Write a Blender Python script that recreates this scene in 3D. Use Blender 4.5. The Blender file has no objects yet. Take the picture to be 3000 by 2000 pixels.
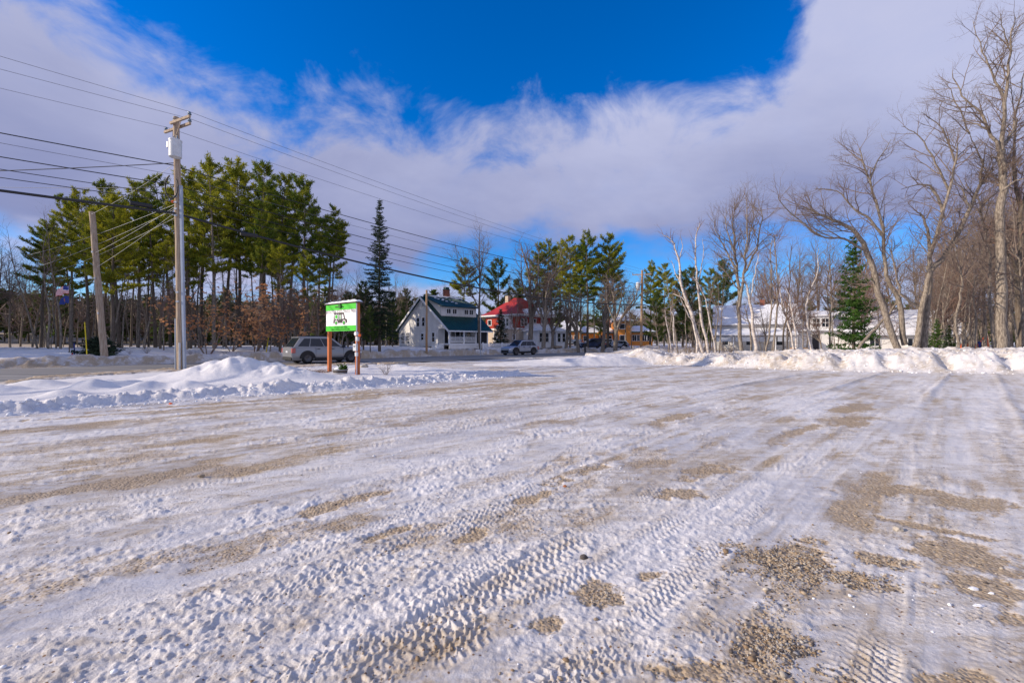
import bpy, bmesh, math, random
import numpy as np
from mathutils import Vector, Matrix
R = math.radians
scene = bpy.context.scene
C = scene.collection
random.seed(7)

# ---------------------------------------------------------------- camera
cam_d = bpy.data.cameras.new('camera'); cam = bpy.data.objects.new('camera', cam_d); C.objects.link(cam)
cam.location = (0, 0, 1.6); cam.rotation_euler = (R(90), 0, 0)
cam_d.lens = 16; cam_d.sensor_width = 36; cam_d.clip_start = 0.05; cam_d.clip_end = 6000
scene.camera = cam

# ---------------------------------------------------------------- exposure
vs = scene.view_settings
vs.view_transform = 'Standard'; vs.look = 'None'; vs.exposure = 0.10; vs.gamma = 1.0; vs.use_curve_mapping = False

# ---------------------------------------------------------------- sun
SUN_EL = R(21); sh = Vector((0.985, 0.17, 0)).normalized()      # shadows fall towards sh
to_sun = Vector((-sh.x * math.cos(SUN_EL), -sh.y * math.cos(SUN_EL), math.sin(SUN_EL)))
sd = bpy.data.lights.new('sun', 'SUN'); sd.energy = 5.0; sd.angle = R(0.5); sd.color = (1.0, 0.86, 0.70)
sun = bpy.data.objects.new('sun', sd); C.objects.link(sun)
sun.rotation_euler = to_sun.to_track_quat('Z', 'Y').to_euler(); sun.location = (-30, 0, 30)

# ---------------------------------------------------------------- world: sky with a layer of cloud
world = bpy.data.worlds.new('World'); scene.world = world; world.use_nodes = True
nt = world.node_tree; nt.nodes.clear()
def N(tree, typ, **kw):
    n = tree.nodes.new(typ)
    for k, v in kw.items(): setattr(n, k, v)
    return n
def mth(tree, op, a, b=None, clamp=False):
    n = tree.nodes.new('ShaderNodeMath'); n.operation = op; n.use_clamp = clamp
    for i, v in enumerate((a, b)):
        if v is None: continue
        if isinstance(v, (int, float)): n.inputs[i].default_value = v
        else: tree.links.new(v, n.inputs[i])
    return n.outputs[0]
def mixc(tree, f, a, b, mode='MIX'):
    n = tree.nodes.new('ShaderNodeMix'); n.data_type = 'RGBA'; n.blend_type = mode
    for i, v in ((0, f), (6, a), (7, b)):
        if isinstance(v, (int, float)): n.inputs[i].default_value = v
        elif isinstance(v, (tuple, list)): n.inputs[i].default_value = (*v, 1)
        else: tree.links.new(v, n.inputs[i])
    return n.outputs[2]
def maprange(tree, v, a, b, c=0.0, d=1.0, smooth=True):
    n = tree.nodes.new('ShaderNodeMapRange'); n.interpolation_type = 'SMOOTHSTEP' if smooth else 'LINEAR'
    tree.links.new(v, n.inputs[0])
    for i, q in enumerate((a, b, c, d)): n.inputs[i + 1].default_value = q
    return n.outputs[0]
SKY_STR = 0.13
sky = N(nt, 'ShaderNodeTexSky', sky_type='NISHITA', sun_disc=False)
sky.sun_elevation = SUN_EL; sky.sun_rotation = math.atan2(to_sun.x, to_sun.y)
sky.air_density = 1.0; sky.dust_density = 0.3; sky.ozone_density = 3.0
hs = N(nt, 'ShaderNodeHueSaturation'); hs.inputs['Saturation'].default_value = 1.45; hs.inputs['Value'].default_value = 1.0
nt.links.new(sky.outputs[0], hs.inputs['Color'])
skyc = mixc(nt, 1.0, hs.outputs[0], (0.70, 1.00, 1.42), 'MULTIPLY')
tc = N(nt, 'ShaderNodeTexCoord'); sep = N(nt, 'ShaderNodeSeparateXYZ'); nt.links.new(tc.outputs['Generated'], sep.inputs[0])
X, Y, Z = sep.outputs
az = mth(nt, 'ARCTAN2', X, Y); el = mth(nt, 'ARCSINE', Z)
zc = mth(nt, 'ADD', mth(nt, 'MAXIMUM', Z, 0.0), 0.16)
comb = N(nt, 'ShaderNodeCombineXYZ')
nt.links.new(mth(nt, 'DIVIDE', X, zc), comb.inputs[0]); nt.links.new(mth(nt, 'DIVIDE', Y, zc), comb.inputs[1])
def noise(tree, vec, scale, detail, rough, dist=0.0, out=0, off=(0, 0, 0), sc=(1, 1, 1), rot=(0, 0, 0)):
    m = tree.nodes.new('ShaderNodeMapping'); m.inputs['Location'].default_value = off; m.inputs['Scale'].default_value = sc; m.inputs['Rotation'].default_value = rot
    tree.links.new(vec, m.inputs[0])
    n = tree.nodes.new('ShaderNodeTexNoise'); n.inputs['Scale'].default_value = scale; n.inputs['Detail'].default_value = detail
    n.inputs['Roughness'].default_value = rough; n.inputs['Distortion'].default_value = dist
    tree.links.new(m.outputs[0], n.inputs['Vector'])
    return n.outputs[out]
n1 = noise(nt, comb.outputs[0], 0.6, 9, 0.56, 0.3, off=(3.1, 1.7, 0), sc=(1, 1.0, 1), rot=(0, 0, 0.5))
n2 = noise(nt, tc.outputs['Generated'], 5.5, 10, 0.60, 0.4, off=(1.1, 5.7, 2.2), sc=(1, 1, 1.5), rot=(0, 0.35, 0))
n3 = noise(nt, tc.outputs['Generated'], 3.5, 6, 0.5, 0.0, off=(4, 2, 1), sc=(1, 1, 2.2))
def curve(tree, v, pts):
    n = tree.nodes.new('ShaderNodeFloatCurve'); c = n.mapping.curves[0]
    while len(c.points) > 2: c.points.remove(c.points[1])
    c.points[0].location = pts[0]; c.points[-1].location = pts[-1]
    for p in pts[1:-1]: c.points.new(*p)
    for p in c.points: p.handle_type = 'AUTO'
    n.mapping.update(); tree.links.new(v, n.inputs[1])
    return n.outputs[0]
azn = maprange(nt, az, -math.pi, math.pi, 0, 1, False)
A = lambda d: (d + 180) / 360
E = lambda d: d / 90
# upper edge of the cloud sheet and its lower edge, as elevation over azimuth
up = curve(nt, azn, [(0, E(60)), (A(-120), E(58)), (A(-75), E(40)), (A(-54), E(31)), (A(-44), E(26.5)), (A(-36), E(25)), (A(-26), E(24)), (A(-10), E(25.5)), (A(0), E(22.5)), (A(17), E(22.5)), (A(27), E(24)),
                      (A(32), E(29)), (A(36), E(37)), (A(43), E(40)), (A(60), E(44)), (A(90), E(60)), (1, E(60))])
lo = curve(nt, azn, [(0, E(8)), (A(-60), E(12)), (A(-46), E(12)), (A(-38), E(7)), (A(-25), E(8)), (A(-12), E(10)), (A(3), E(12.5)), (A(14), E(10.5)), (A(25), E(10.5)), (A(36), E(10.5)), (A(45), E(7)), (A(90), E(8)), (1, E(8))])
eln = mth(nt, 'DIVIDE', el, math.pi / 2)
du = mth(nt, 'SUBTRACT', up, eln); dl = mth(nt, 'SUBTRACT', eln, lo)
nn = mth(nt, 'ADD', mth(nt, 'MULTIPLY', mth(nt, 'SUBTRACT', n1, 0.5), 0.24), mth(nt, 'MULTIPLY', mth(nt, 'SUBTRACT', n2, 0.5), 0.26))
cu = maprange(nt, mth(nt, 'ADD', du, nn), -0.065, 0.02)
n4 = mth(nt, 'ADD', mth(nt, 'MULTIPLY', mth(nt, 'SUBTRACT', n3, 0.5), 0.22), mth(nt, 'MULTIPLY', mth(nt, 'SUBTRACT', n2, 0.5), 0.06))
cl = maprange(nt, mth(nt, 'ADD', dl, n4), -0.03, 0.03)
core = mth(nt, 'MULTIPLY', cu, cl)
# low cloud near the horizon
lowc = mth(nt, 'MULTIPLY', maprange(nt, mth(nt, 'ADD', eln, mth(nt, 'MULTIPLY', mth(nt, 'SUBTRACT', n3, 0.5), -0.22)), 0.075, 0.045), 0.85)
cmask = mth(nt, 'MAXIMUM', mth(nt, 'MULTIPLY', core, maprange(nt, n2, 0.2, 0.6, 0.92, 1.0)), lowc)
# cloud colour: sunlit towards the left and top, grey-violet underneath
shade = mth(nt, 'ADD', mth(nt, 'MULTIPLY', dl, 3.4), mth(nt, 'MULTIPLY', mth(nt, 'SUBTRACT', n1, 0.5), 1.5))
shade2 = maprange(nt, shade, -0.15, 0.75)
sc_ = 1.0 / SKY_STR
cc = mixc(nt, shade2, tuple(v * sc_ for v in (0.235, 0.265, 0.47)), tuple(v * sc_ for v in (0.50, 0.525, 0.73)))
cc = mixc(nt, lowc, cc, tuple(v * sc_ for v in (0.48, 0.50, 0.72)))
fin = mixc(nt, cmask, skyc, cc)
bg = N(nt, 'ShaderNodeBackground'); bg.inputs[1].default_value = SKY_STR
nt.links.new(fin, bg.inputs[0]); wo = N(nt, 'ShaderNodeOutputWorld'); nt.links.new(bg.outputs[0], wo.inputs[0])

# ---------------------------------------------------------------- materials
def mat(name, col, rough=0.8, metal=0.0, var=0.0, vscale=6.0, bump=0.0, bscale=40.0, stretch=(1, 1, 1), col2=None, spec=0.3, alpha=None, emit=None, trans=0):
    m = bpy.data.materials.new(name); m.use_nodes = True; t = m.node_tree; b = t.nodes['Principled BSDF']
    b.inputs['Base Color'].default_value = (*col, 1); b.inputs['Roughness'].default_value = rough; b.inputs['Metallic'].default_value = metal
    b.inputs['Specular IOR Level'].default_value = spec
    if var or col2 or bump:
        g = t.nodes.new('ShaderNodeTexCoord'); v = g.outputs['Object']
        f = noise(t, v, vscale, 6, 0.6, sc=stretch)
        if col2 is None: col2 = tuple(c * (1 - var) for c in col)
        c = mixc(t, maprange(t, f, 0.35, 0.65), col, col2); t.links.new(c, b.inputs['Base Color'])
        if bump:
            f2 = noise(t, v, bscale, 5, 0.6, sc=stretch)
            bn = t.nodes.new('ShaderNodeBump'); bn.inputs['Strength'].default_value = bump; bn.inputs['Distance'].default_value = 0.02
            t.links.new(f2, bn.inputs['Height']); t.links.new(bn.outputs[0], b.inputs['Normal'])
    if trans:
        b.inputs['Transmission Weight'].default_value = trans
    return m
def leafmat(name, c1, c2, rough=0.7, transl=0.25):
    m = bpy.data.materials.new(name); m.use_nodes = True; t = m.node_tree; b = t.nodes['Principled BSDF']
    g = t.nodes.new('ShaderNodeTexCoord'); oi = t.nodes.new('ShaderNodeObjectInfo')
    f = noise(t, g.outputs['Object'], 0.8, 5, 0.65)
    f2 = mth(t, 'ADD', maprange(t, f, 0.3, 0.7), mth(t, 'MULTIPLY', mth(t, 'SUBTRACT', oi.outputs['Random'], 0.5), 0.6), True)
    c = mixc(t, f2, c1, c2); t.links.new(c, b.inputs['Base Color']); b.inputs['Roughness'].default_value = rough; b.inputs['Specular IOR Level'].default_value = 0.2
    tr = t.nodes.new('ShaderNodeBsdfTranslucent'); t.links.new(c, tr.inputs[0])
    mx = t.nodes.new('ShaderNodeMixShader'); mx.inputs[0].default_value = transl
    t.links.new(b.outputs[0], mx.inputs[1]); t.links.new(tr.outputs[0], mx.inputs[2]); t.links.new(mx.outputs[0], t.nodes['Material Output'].inputs[0])
    return m
M = {}
M['bark_dark'] = mat('bark_dark', (0.10, 0.075, 0.055), 0.9, col2=(0.17, 0.14, 0.11), vscale=5, bump=0.8, bscale=14, stretch=(3, 3, 0.6))
M['bark_grey'] = mat('bark_grey', (0.33, 0.28, 0.225), 0.9, col2=(0.13, 0.105, 0.085), vscale=6, bump=1.0, bscale=14, stretch=(3, 3, 0.6))
M['twig'] = mat('twig', (0.23, 0.18, 0.14), 0.85, col2=(0.17, 0.12, 0.10), vscale=1.0)
M['twig_red'] = mat('twig_red', (0.24, 0.155, 0.11), 0.85, col2=(0.19, 0.12, 0.10), vscale=1.0)
M['birch'] = mat('birch_bark', (0.66, 0.60, 0.54), 0.7, col2=(0.36, 0.30, 0.26), vscale=3.5, bump=0.3, bscale=20, stretch=(0.6, 0.6, 3))
M['pine'] = leafmat('pine_needles', (0.085, 0.14, 0.016), (0.38, 0.36, 0.024), 0.7, 0.4)
M['pine_dark'] = leafmat('pine_needles_dark', (0.04, 0.075, 0.02), (0.11, 0.15, 0.025))
M['spruce'] = leafmat('spruce_needles', (0.025, 0.045, 0.025), (0.06, 0.085, 0.045))
M['fir'] = leafmat('fir_needles', (0.03, 0.09, 0.015), (0.09, 0.16, 0.02))
M['beech_leaf'] = leafmat('beech_leaves', (0.72, 0.33, 0.13), (0.80, 0.52, 0.28), 0.6, 0.5)
M['pole_wood'] = mat('pole_wood', (0.46, 0.37, 0.28), 0.9, col2=(0.30, 0.22, 0.155), vscale=5, bump=0.5, bscale=30, stretch=(4, 4, 0.25))
M['pole_orange'] = mat('pole_wood_new', (0.42, 0.22, 0.09), 0.85, col2=(0.34, 0.26, 0.18), vscale=2, bump=0.4, bscale=30, stretch=(1, 1, 0.4))
M['post_cedar'] = mat('stained_cedar', (0.50, 0.15, 0.045), 0.7, col2=(0.40, 0.11, 0.035), vscale=8, bump=0.3, bscale=50, stretch=(6, 6, 0.3))
M['metal_grey'] = mat('galvanised_metal', (0.50, 0.52, 0.56), 0.45, 0.4, var=0.2, vscale=3)
M['paint_grey'] = mat('grey_painted_steel', (0.60, 0.63, 0.66), 0.45, 0.0, var=0.12, vscale=4)
M['cable'] = mat('black_cable', (0.025, 0.025, 0.028), 0.55, spec=0.4)
M['wire'] = mat('aluminium_wire', (0.16, 0.16, 0.18), 0.5, 0.3)
M['wire_light'] = mat('weathered_wire', (0.45, 0.46, 0.46), 0.5, 0.2)
M['porcelain'] = mat('insulator_glaze', (0.14, 0.20, 0.27), 0.25, spec=0.6)
M['pvc'] = mat('conduit_plastic', (0.36, 0.42, 0.52), 0.5, var=0.15, vscale=2)
M['white'] = mat('white_paint', (0.80, 0.80, 0.80), 0.6, var=0.08, vscale=3)
M['siding'] = mat('white_clapboard', (0.74, 0.72, 0.69), 0.65, var=0.12, vscale=1.2)
M['snow'] = mat('snow', (0.84, 0.85, 0.88), 0.6, var=0.06, vscale=2, bump=0.5, bscale=9)
M['green_roof'] = mat('green_metal_roof', (0.006, 0.055, 0.048), 0.4, 0.0, var=0.35, vscale=1.5, spec=0.5)
M['red_roof'] = mat('red_metal_roof', (0.42, 0.035, 0.028), 0.45, var=0.25, vscale=1.0, spec=0.5)
M['red_wall'] = mat('red_shingle_wall', (0.42, 0.04, 0.022), 0.75, var=0.25, vscale=3)
M['tan_wall'] = mat('tan_clapboard', (0.52, 0.43, 0.34), 0.7, var=0.1, vscale=2)
M['orange_wall'] = mat('orange_wall', (0.78, 0.30, 0.06), 0.75, var=0.12, vscale=1.5)
M['grey_roof'] = mat('grey_shingle_roof', (0.22, 0.22, 0.24), 0.85, var=0.3, vscale=4)
M['brick'] = mat('red_brick', (0.30, 0.10, 0.06), 0.85, col2=(0.20, 0.09, 0.07), vscale=12, bump=0.4, bscale=14)
M['glass'] = mat('window_glass', (0.012, 0.018, 0.028), 0.06, spec=0.5)
M['dark'] = mat('dark_interior', (0.03, 0.03, 0.035), 0.8)
M['dark_screen'] = mat('dark_lattice', (0.035, 0.04, 0.05), 0.8)
M['rubber'] = mat('rubber', (0.018, 0.018, 0.02), 0.75)
M['car_grey'] = mat('warm_grey_car_paint', (0.27, 0.275, 0.29), 0.28, 0.35, spec=0.7)
M['car_silver'] = mat('silver_blue_car_paint', (0.34, 0.38, 0.46), 0.28, 0.4, spec=0.7)
M['car_navy'] = mat('navy_car_paint', (0.02, 0.04, 0.10), 0.25, 0.2, spec=0.7)
M['car_white'] = mat('white_car_paint', (0.62, 0.64, 0.66), 0.3, spec=0.6)
M['plastic_black'] = mat('black_plastic', (0.02, 0.02, 0.022), 0.55)
M['alloy'] = mat('alloy_wheel', (0.10, 0.10, 0.11), 0.35, 0.7)
M['tail_red'] = mat('tail_lamp_red', (0.45, 0.10, 0.08), 0.25, spec=0.7)
M['lamp_clear'] = mat('headlamp_glass', (0.7, 0.72, 0.75), 0.15, spec=0.8)
M['sign_green'] = mat('sign_green', (0.045, 0.50, 0.02), 0.45)
M['sign_white'] = mat('sign_white', (0.82, 0.82, 0.82), 0.45)
M['sign_ink'] = mat('sign_dark_ink', (0.045, 0.032, 0.035), 0.5)
M['sign_darkgreen'] = mat('sign_dark_green_ink', (0.015, 0.14, 0.015), 0.5)
M['yellow'] = mat('yellow_plastic', (0.72, 0.56, 0.02), 0.5)
M['red'] = mat('red_paint', (0.55, 0.03, 0.02), 0.5)
M['orange'] = mat('orange_paint', (0.8, 0.13, 0.02), 0.5)
M['blue_flag'] = mat('blue_cloth', (0.03, 0.05, 0.22), 0.8)
M['barrel'] = mat('barrel_wood', (0.10, 0.08, 0.07), 0.85, var=0.4, vscale=20)
M['leaf_brown'] = mat('dead_leaf', (0.40, 0.14, 0.05), 0.8)
M['skin'] = mat('skin', (0.5, 0.3, 0.22), 0.6)
M['coat'] = mat('pale_coat', (0.6, 0.55, 0.6), 0.8)

# ---------------------------------------------------------------- scene helpers
def tag(o, label=None, cat=None, group=None, kind=None):
    if label: o['label'] = label
    if cat: o['category'] = cat
    if group: o['group'] = group
    if kind: o['kind'] = kind
    return o
def empty(name, loc=(0, 0, 0), rz=0.0, label=None, cat=None, group=None):
    o = bpy.data.objects.new(name, None); C.objects.link(o); o.location = loc; o.rotation_euler = (0, 0, rz); o.empty_display_size = 0.3
    return tag(o, label, cat, group)
def link_mesh(name, me, m, parent=None, loc=None, smooth=False):
    if m is not None:
        for q in (m if isinstance(m, (list, tuple)) else [m]): me.materials.append(M[q] if isinstance(q, str) else q)
    o = bpy.data.objects.new(name, me); C.objects.link(o)
    if parent: o.parent = parent
    if loc is not None: o.location = loc
    if smooth: me.shade_smooth()
    return o
def mesh_np(name, V, F, smooth=False, mi=None):
    """V (n,3); F (m,k) array of one face size"""
    me = bpy.data.meshes.new(name); V = np.asarray(V, np.float32); F = np.asarray(F, np.int32)
    me.vertices.add(len(V)); me.vertices.foreach_set('co', V.ravel())
    k = F.shape[1]; me.loops.add(F.size); me.loops.foreach_set('vertex_index', F.ravel())
    me.polygons.add(len(F)); me.polygons.foreach_set('loop_start', np.arange(0, F.size, k, dtype=np.int32))
    try: me.polygons.foreach_set('loop_total', np.full(len(F), k, np.int32))
    except Exception: pass
    if mi is not None: me.polygons.foreach_set('material_index', np.asarray(mi, np.int32))
    me.update(calc_edges=True)
    if smooth: me.polygons.foreach_set('use_smooth', np.ones(len(F), bool))
    return me
class MB:
    """collects boxes, tubes, polygons into one mesh"""
    def __init__(s): s.v = []; s.f = []
    def poly(s, pts, faces):
        b = len(s.v); s.v += [tuple(p) for p in pts]; s.f += [tuple(b + i for i in f) for f in faces]; return s
    def box(s, c, size, rz=0.0, mtx=None):
        hx, hy, hz = size[0] / 2, size[1] / 2, size[2] / 2; ca, sa = math.cos(rz), math.sin(rz)
        pts = []
        for dz in (-hz, hz):
            for dx, dy in ((-hx, -hy), (hx, -hy), (hx, hy), (-hx, hy)):
                pts.append((c[0] + dx * ca - dy * sa, c[1] + dx * sa + dy * ca, c[2] + dz))
        return s.poly(pts, [(0, 3, 2, 1), (4, 5, 6, 7), (0, 1, 5, 4), (1, 2, 6, 5), (2, 3, 7, 6), (3, 0, 4, 7)])
    def b2(s, p, q):
        return s.box([(p[i] + q[i]) / 2 for i in range(3)], [abs(q[i] - p[i]) for i in range(3)])
    def beam(s, p, q, w, h):
        p = Vector(p); q = Vector(q); d = (q - p).normalized(); up = Vector((0, 0, 1)) if abs(d.z) < 0.95 else Vector((0, 1, 0))
        a = d.cross(up).normalized() * w / 2; b = a.cross(d).normalized() * h / 2
        pts = [p - a - b, p + a - b, p + a + b, p - a + b, q - a - b, q + a - b, q + a + b, q - a + b]
        return s.poly(pts, [(3, 2, 1, 0), (4, 5, 6, 7), (0, 1, 5, 4), (1, 2, 6, 5), (2, 3, 7, 6), (3, 0, 4, 7)])
    def cyl(s, p, q, r, r2=None, n=12, caps=True):
        r2 = r if r2 is None else r2
        p = Vector(p); q = Vector(q); d = (q - p).normalized(); up = Vector((0, 0, 1)) if abs(d.z) < 0.95 else Vector((1, 0, 0))
        a = d.cross(up).normalized(); b = d.cross(a)
        pts = [p + (a * math.cos(t) + b * math.sin(t)) * r for t in [2 * math.pi * i / n for i in range(n)]]
        pts += [q + (a * math.cos(t) + b * math.sin(t)) * r2 for t in [2 * math.pi * i / n for i in range(n)]]
        f = [(i, (i + 1) % n, n + (i + 1) % n, n + i) for i in range(n)]
        if caps: f += [tuple(range(n - 1, -1, -1)), tuple(range(n, 2 * n))]
        return s.poly(pts, f)
    def prism(s, outline, depth, axis='y', off=0.0):
        """outline of (a,b) pairs extruded along axis"""
        n = len(outline)
        def P(a, b, c): return (a, c, b) if axis == 'y' else ((c, a, b) if axis == 'x' else (a, b, c))
        pts = [P(a, b, off) for a, b in outline] + [P(a, b, off + depth) for a, b in outline]
        return s.poly(pts, [tuple(range(n)), tuple(range(2 * n - 1, n - 1, -1))] + [(i, n + i, n + (i + 1) % n, (i + 1) % n) for i in range(n)])
    def lathe(s, prof, c=(0, 0, 0), n=16):
        pts = []; m = len(prof)
        for r, z in prof:
            for i in range(n):
                t = 2 * math.pi * i / n; pts.append((c[0] + r * math.cos(t), c[1] + r * math.sin(t), c[2] + z))
        f = [(j * n + i, j * n + (i + 1) % n, (j + 1) * n + (i + 1) % n, (j + 1) * n + i) for j in range(m - 1) for i in range(n)]
        f += [tuple(range(n - 1, -1, -1)), tuple(range((m - 1) * n, m * n))]
        return s.poly(pts, f)
    def me(s, name, bevel=0.0, smooth=False):
        me = bpy.data.meshes.new(name); me.from_pydata(s.v, [], s.f)
        bm = bmesh.new(); bm.from_mesh(me); bmesh.ops.recalc_face_normals(bm, faces=bm.faces)
        if bevel: bmesh.ops.bevel(bm, geom=bm.edges[:], offset=bevel, segments=1, affect='EDGES')
        bm.to_mesh(me); bm.free()
        if smooth: me.shade_smooth()
        return me
    def build(s, name, m, parent=None, bevel=0.0, smooth=False, loc=None):
        return link_mesh(name, s.me(name, bevel, smooth), m, parent, loc)
def dup(o, loc, rz=0.0, scale=1.0, label=None, cat=None, group=None, rot=None):
    c = o.copy(); C.objects.link(c); c.location = loc; c.rotation_euler = rot if rot else (0, 0, rz)
    c.scale = (scale,) * 3 if isinstance(scale, (int, float)) else scale
    tag(c, label, cat, group)
    for ch in o.children:
        k = ch.copy(); C.objects.link(k); k.parent = c
        for g in ch.children:
            h = g.copy(); C.objects.link(h); h.parent = k
    return c
F0 = 1333.0
def at(px, D): return (px - 1500) / F0 * D      # distance to the side of a bearing read off the photograph
# ================================================================ TERRAIN
def _hash(ix, iy, seed):
    h = (ix.astype(np.int64) * 374761393 + iy.astype(np.int64) * 668265263 + seed * 1442695041) & 0xffffffff
    h = ((h ^ (h >> 13)) * 1274126177) & 0xffffffff
    return ((h ^ (h >> 16)) & 0xffff).astype(np.float32) / 65535.0
def vnoise(x, y, seed=0):
    ix = np.floor(x); iy = np.floor(y); fx = (x - ix).astype(np.float32); fy = (y - iy).astype(np.float32)
    ix = ix.astype(np.int64); iy = iy.astype(np.int64)
    ux = fx * fx * fx * (fx * (fx * 6 - 15) + 10); uy = fy * fy * fy * (fy * (fy * 6 - 15) + 10)
    a = _hash(ix, iy, seed); b = _hash(ix + 1, iy, seed); c = _hash(ix, iy + 1, seed); d = _hash(ix + 1, iy + 1, seed)
    return (a * (1 - ux) + b * ux) * (1 - uy) + (c * (1 - ux) + d * ux) * uy
def fbm(x, y, oct=4, seed=0, gain=0.5):
    s = 0; a = 1; t = 0
    for i in range(oct):
        s = s + a * vnoise(x * 2 ** i + 17.3 * i, y * 2 ** i - 9.1 * i, seed + i * 7); t += a; a *= gain
    return s / t
def ss(a, b, x):
    t = np.clip((x - a) / (b - a), 0, 1); return t * t * (3 - 2 * t)
def TS(x, y):
    return (x + y) / math.sqrt(2), (y - x - 54.6) / math.sqrt(2)
def near_edge(t):
    return np.interp(t, [-60, -6, -1.4, -.6, 1.3, 4.6, 10, 20, 100], [-14.5, -14.5, -14.0, -11.5, -9.3, -8.2, -8.8, -9, -9])
def seg_ridge(x, y, pts):
    """ridge along a polyline of (x, y, height, half width); returns height, signed side, length along"""
    best = np.zeros_like(x); bd = np.full_like(x, 1e9); side = np.zeros_like(x); along = np.zeros_like(x); acc = 0
    for (x0, y0, h0, w0), (x1, y1, h1, w1) in zip(pts[:-1], pts[1:]):
        dx, dy = x1 - x0, y1 - y0; L = math.hypot(dx, dy)
        u = np.clip(((x - x0) * dx + (y - y0) * dy) / L ** 2, 0, 1)
        d = np.hypot(x - x0 - u * dx, y - y0 - u * dy); sd_ = ((x - x0) * dy - (y - y0) * dx) / L
        h = h0 + (h1 - h0) * u; w = w0 + (w1 - w0) * u
        m = d < bd; bd = np.where(m, d, bd); side = np.where(m, np.sign(sd_) * d, side); along = np.where(m, acc + u * L, along)
        q = np.clip(1 - d / w, 0, 1); hh = h * ss(0, 0.62, q); best = np.maximum(best, hh); acc += L
    return best, side, along
BANK = [(10.2, 33.5, 0.42, 2.0), (13.8, 30.5, 0.56, 2.2), (17.5, 27.0, 0.80, 2.4), (21.5, 25.6, 0.92, 2.5), (27, 24.3, 0.98, 2.6), (45, 20.5, 1.0, 2.8), (75, 16, 1.0, 2.8)]
PILE2 = [(-1.0, 31.0, 0.10, 2.0), (3.4, 31.5, 0.42, 2.4), (6.9, 32.6, 0.60, 2.6), (9.6, 33.8, 0.40, 2.4)]
def terrain(x, y, detail=True):
    x = np.asarray(x, np.float64); y = np.asarray(y, np.float64)
    t, s = TS(x, y); sn = near_edge(t)
    z = 0.03 * (fbm(x * 0.12, y * 0.12, 3, 5) - 0.5)
    gr = np.zeros_like(z); dirt = np.zeros_like(z); ice = np.zeros_like(z); reg = np.zeros(z.shape, np.int8)
    rough = np.ones_like(z)
    # beyond the road
    n_a = fbm(x * 0.25, y * 0.25, 4, 11); n_b = fbm(x * 1.3, y * 1.3, 4, 12); n_c = fbm(x * 5, y * 5, 3, 13)
    far = ss(0.2, 1.6, s) * (0.22 + 0.10 * n_b) + ss(2.5, 16, s) * 0.62
    bankf = (0.20 + 0.45 * n_b) * np.exp(-((s - 1.5) / 0.75) ** 2)
    zf = far + bankf + 0.10 * (n_a - 0.5) * ss(3, 10, s)
    hill = ss(60, 190, s) * 5.0 + ss(190, 800, s) * 14; m = s > 0; z = np.where(m, zf + hill, z)
    dirt = np.where(m, 1.3 * np.exp(-((s - 0.5) / 1.3) ** 2) * (0.45 + 0.8 * n_b), dirt)
    gr = np.where(m & (s < 3.2), np.clip(1.1 * np.exp(-((s - 0.7) / 0.9) ** 2) * ss(.30, .62, 0.5 * n_b + .5 * n_c), 0, .85), gr)
    reg = np.where(m & (s < 3.0), 4, np.where(m, 5, reg)); rough = np.where(m, 0.6, rough)
    # wood floor litter
    lit = ss(0.52, 0.72, fbm(x * 0.5, y * 0.5, 4, 55)) * ss(16, 30, s)
    dirt = np.maximum(dirt, lit * 0.7)
    gr = np.maximum(gr, ss(34, 52, s) * 0.8)
    # island beside the road
    tend = 16.6 - 0.10 * (s + 24) + 0.6 * (n_b - 0.5)
    sf = -23.9 + 0.5 * (n_b - 0.5) + 0.35 * np.sin(t * 0.6) - 0.05 * np.clip(-t, 0, 99)
    ins = np.minimum(np.minimum(s - sf, (sn - 1.7 + 0.8 * (n_b - 0.5)) - s), tend - t)
    e = ss(0, 1.0, ins)
    zi = 0.09 + 0.14 * n_a * ss(0.5, 4, ins) + 0.05 * n_b
    def g(cx, cy, h, sa, sb=None, ang=45):
        sb = sb or sa; c_, s_ = math.cos(R(ang)), math.sin(R(ang)); dx = x - cx; dy = y - cy
        return h * np.exp(-(((dx * c_ + dy * s_) / sa) ** 2 + ((-dx * s_ + dy * c_) / sb) ** 2))
    pile = g(-10.75, 17.7, 0.70, 1.35, 1.2, 20) + g(-9.1, 17.8, 0.34, 1.2, 1.0, 0) + g(-12.5, 17.2, 0.24, 1.3, .9, 30) + g(-8.1, 17.0, 0.22, 1.2, .8)
    pile = pile * (0.80 + 0.5 * fbm(x * 0.9, y * 0.9, 4, 21)) + 0.10 * ss(0.1, 0.4, pile) * (fbm(x * 2.6, y * 2.6, 3, 22) - 0.5) * 2
    small = g(-14.6, 13.0, .24, .55, .4, 60) + g(-12.9, 13.9, .30, .5, .45, 30) + g(-12.3, 14.6, .2, .6, .4, 10) + g(-11.1, 13.8, .26, .55, .4, 50) + g(-10.1, 14.2, .22, .6, .4, 20) \
        + g(-15.3, 14.6, .2, .9, .4, 20) + g(-16.6, 12.8, .25, .8, .5, 20) + g(-13.6, 15.2, .15, .7, .3, 0) + g(-18, 10, .3, 1.2, .6, 20) + g(-12.0, 12.2, .18, .5, .4, 30)
    small += g(-6.1, 23.2, .26, 1.1, .6, 0) + g(-4.6, 22.4, .16, 1.0, .5, 20) + g(-7.4, 22.0, .16, .8, .5, 20) + g(-3.4, 20.6, .10, 1.2, .6, 20)
    small = small * (0.7 + 0.6 * fbm(x * 1.6, y * 1.6, 3, 23))
    fr = np.exp(-((s - sf - 0.75) / 0.42) ** 2) * (0.0 + (0.12 + 0.12 * ss(2, 5, t) * ss(10.5, 8, t)) * fbm(x * 1.1, y * 1.1, 3, 31)) * ss(-9, -2, t) * (1 - 0.5 * ss(7, 12, t))
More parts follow.
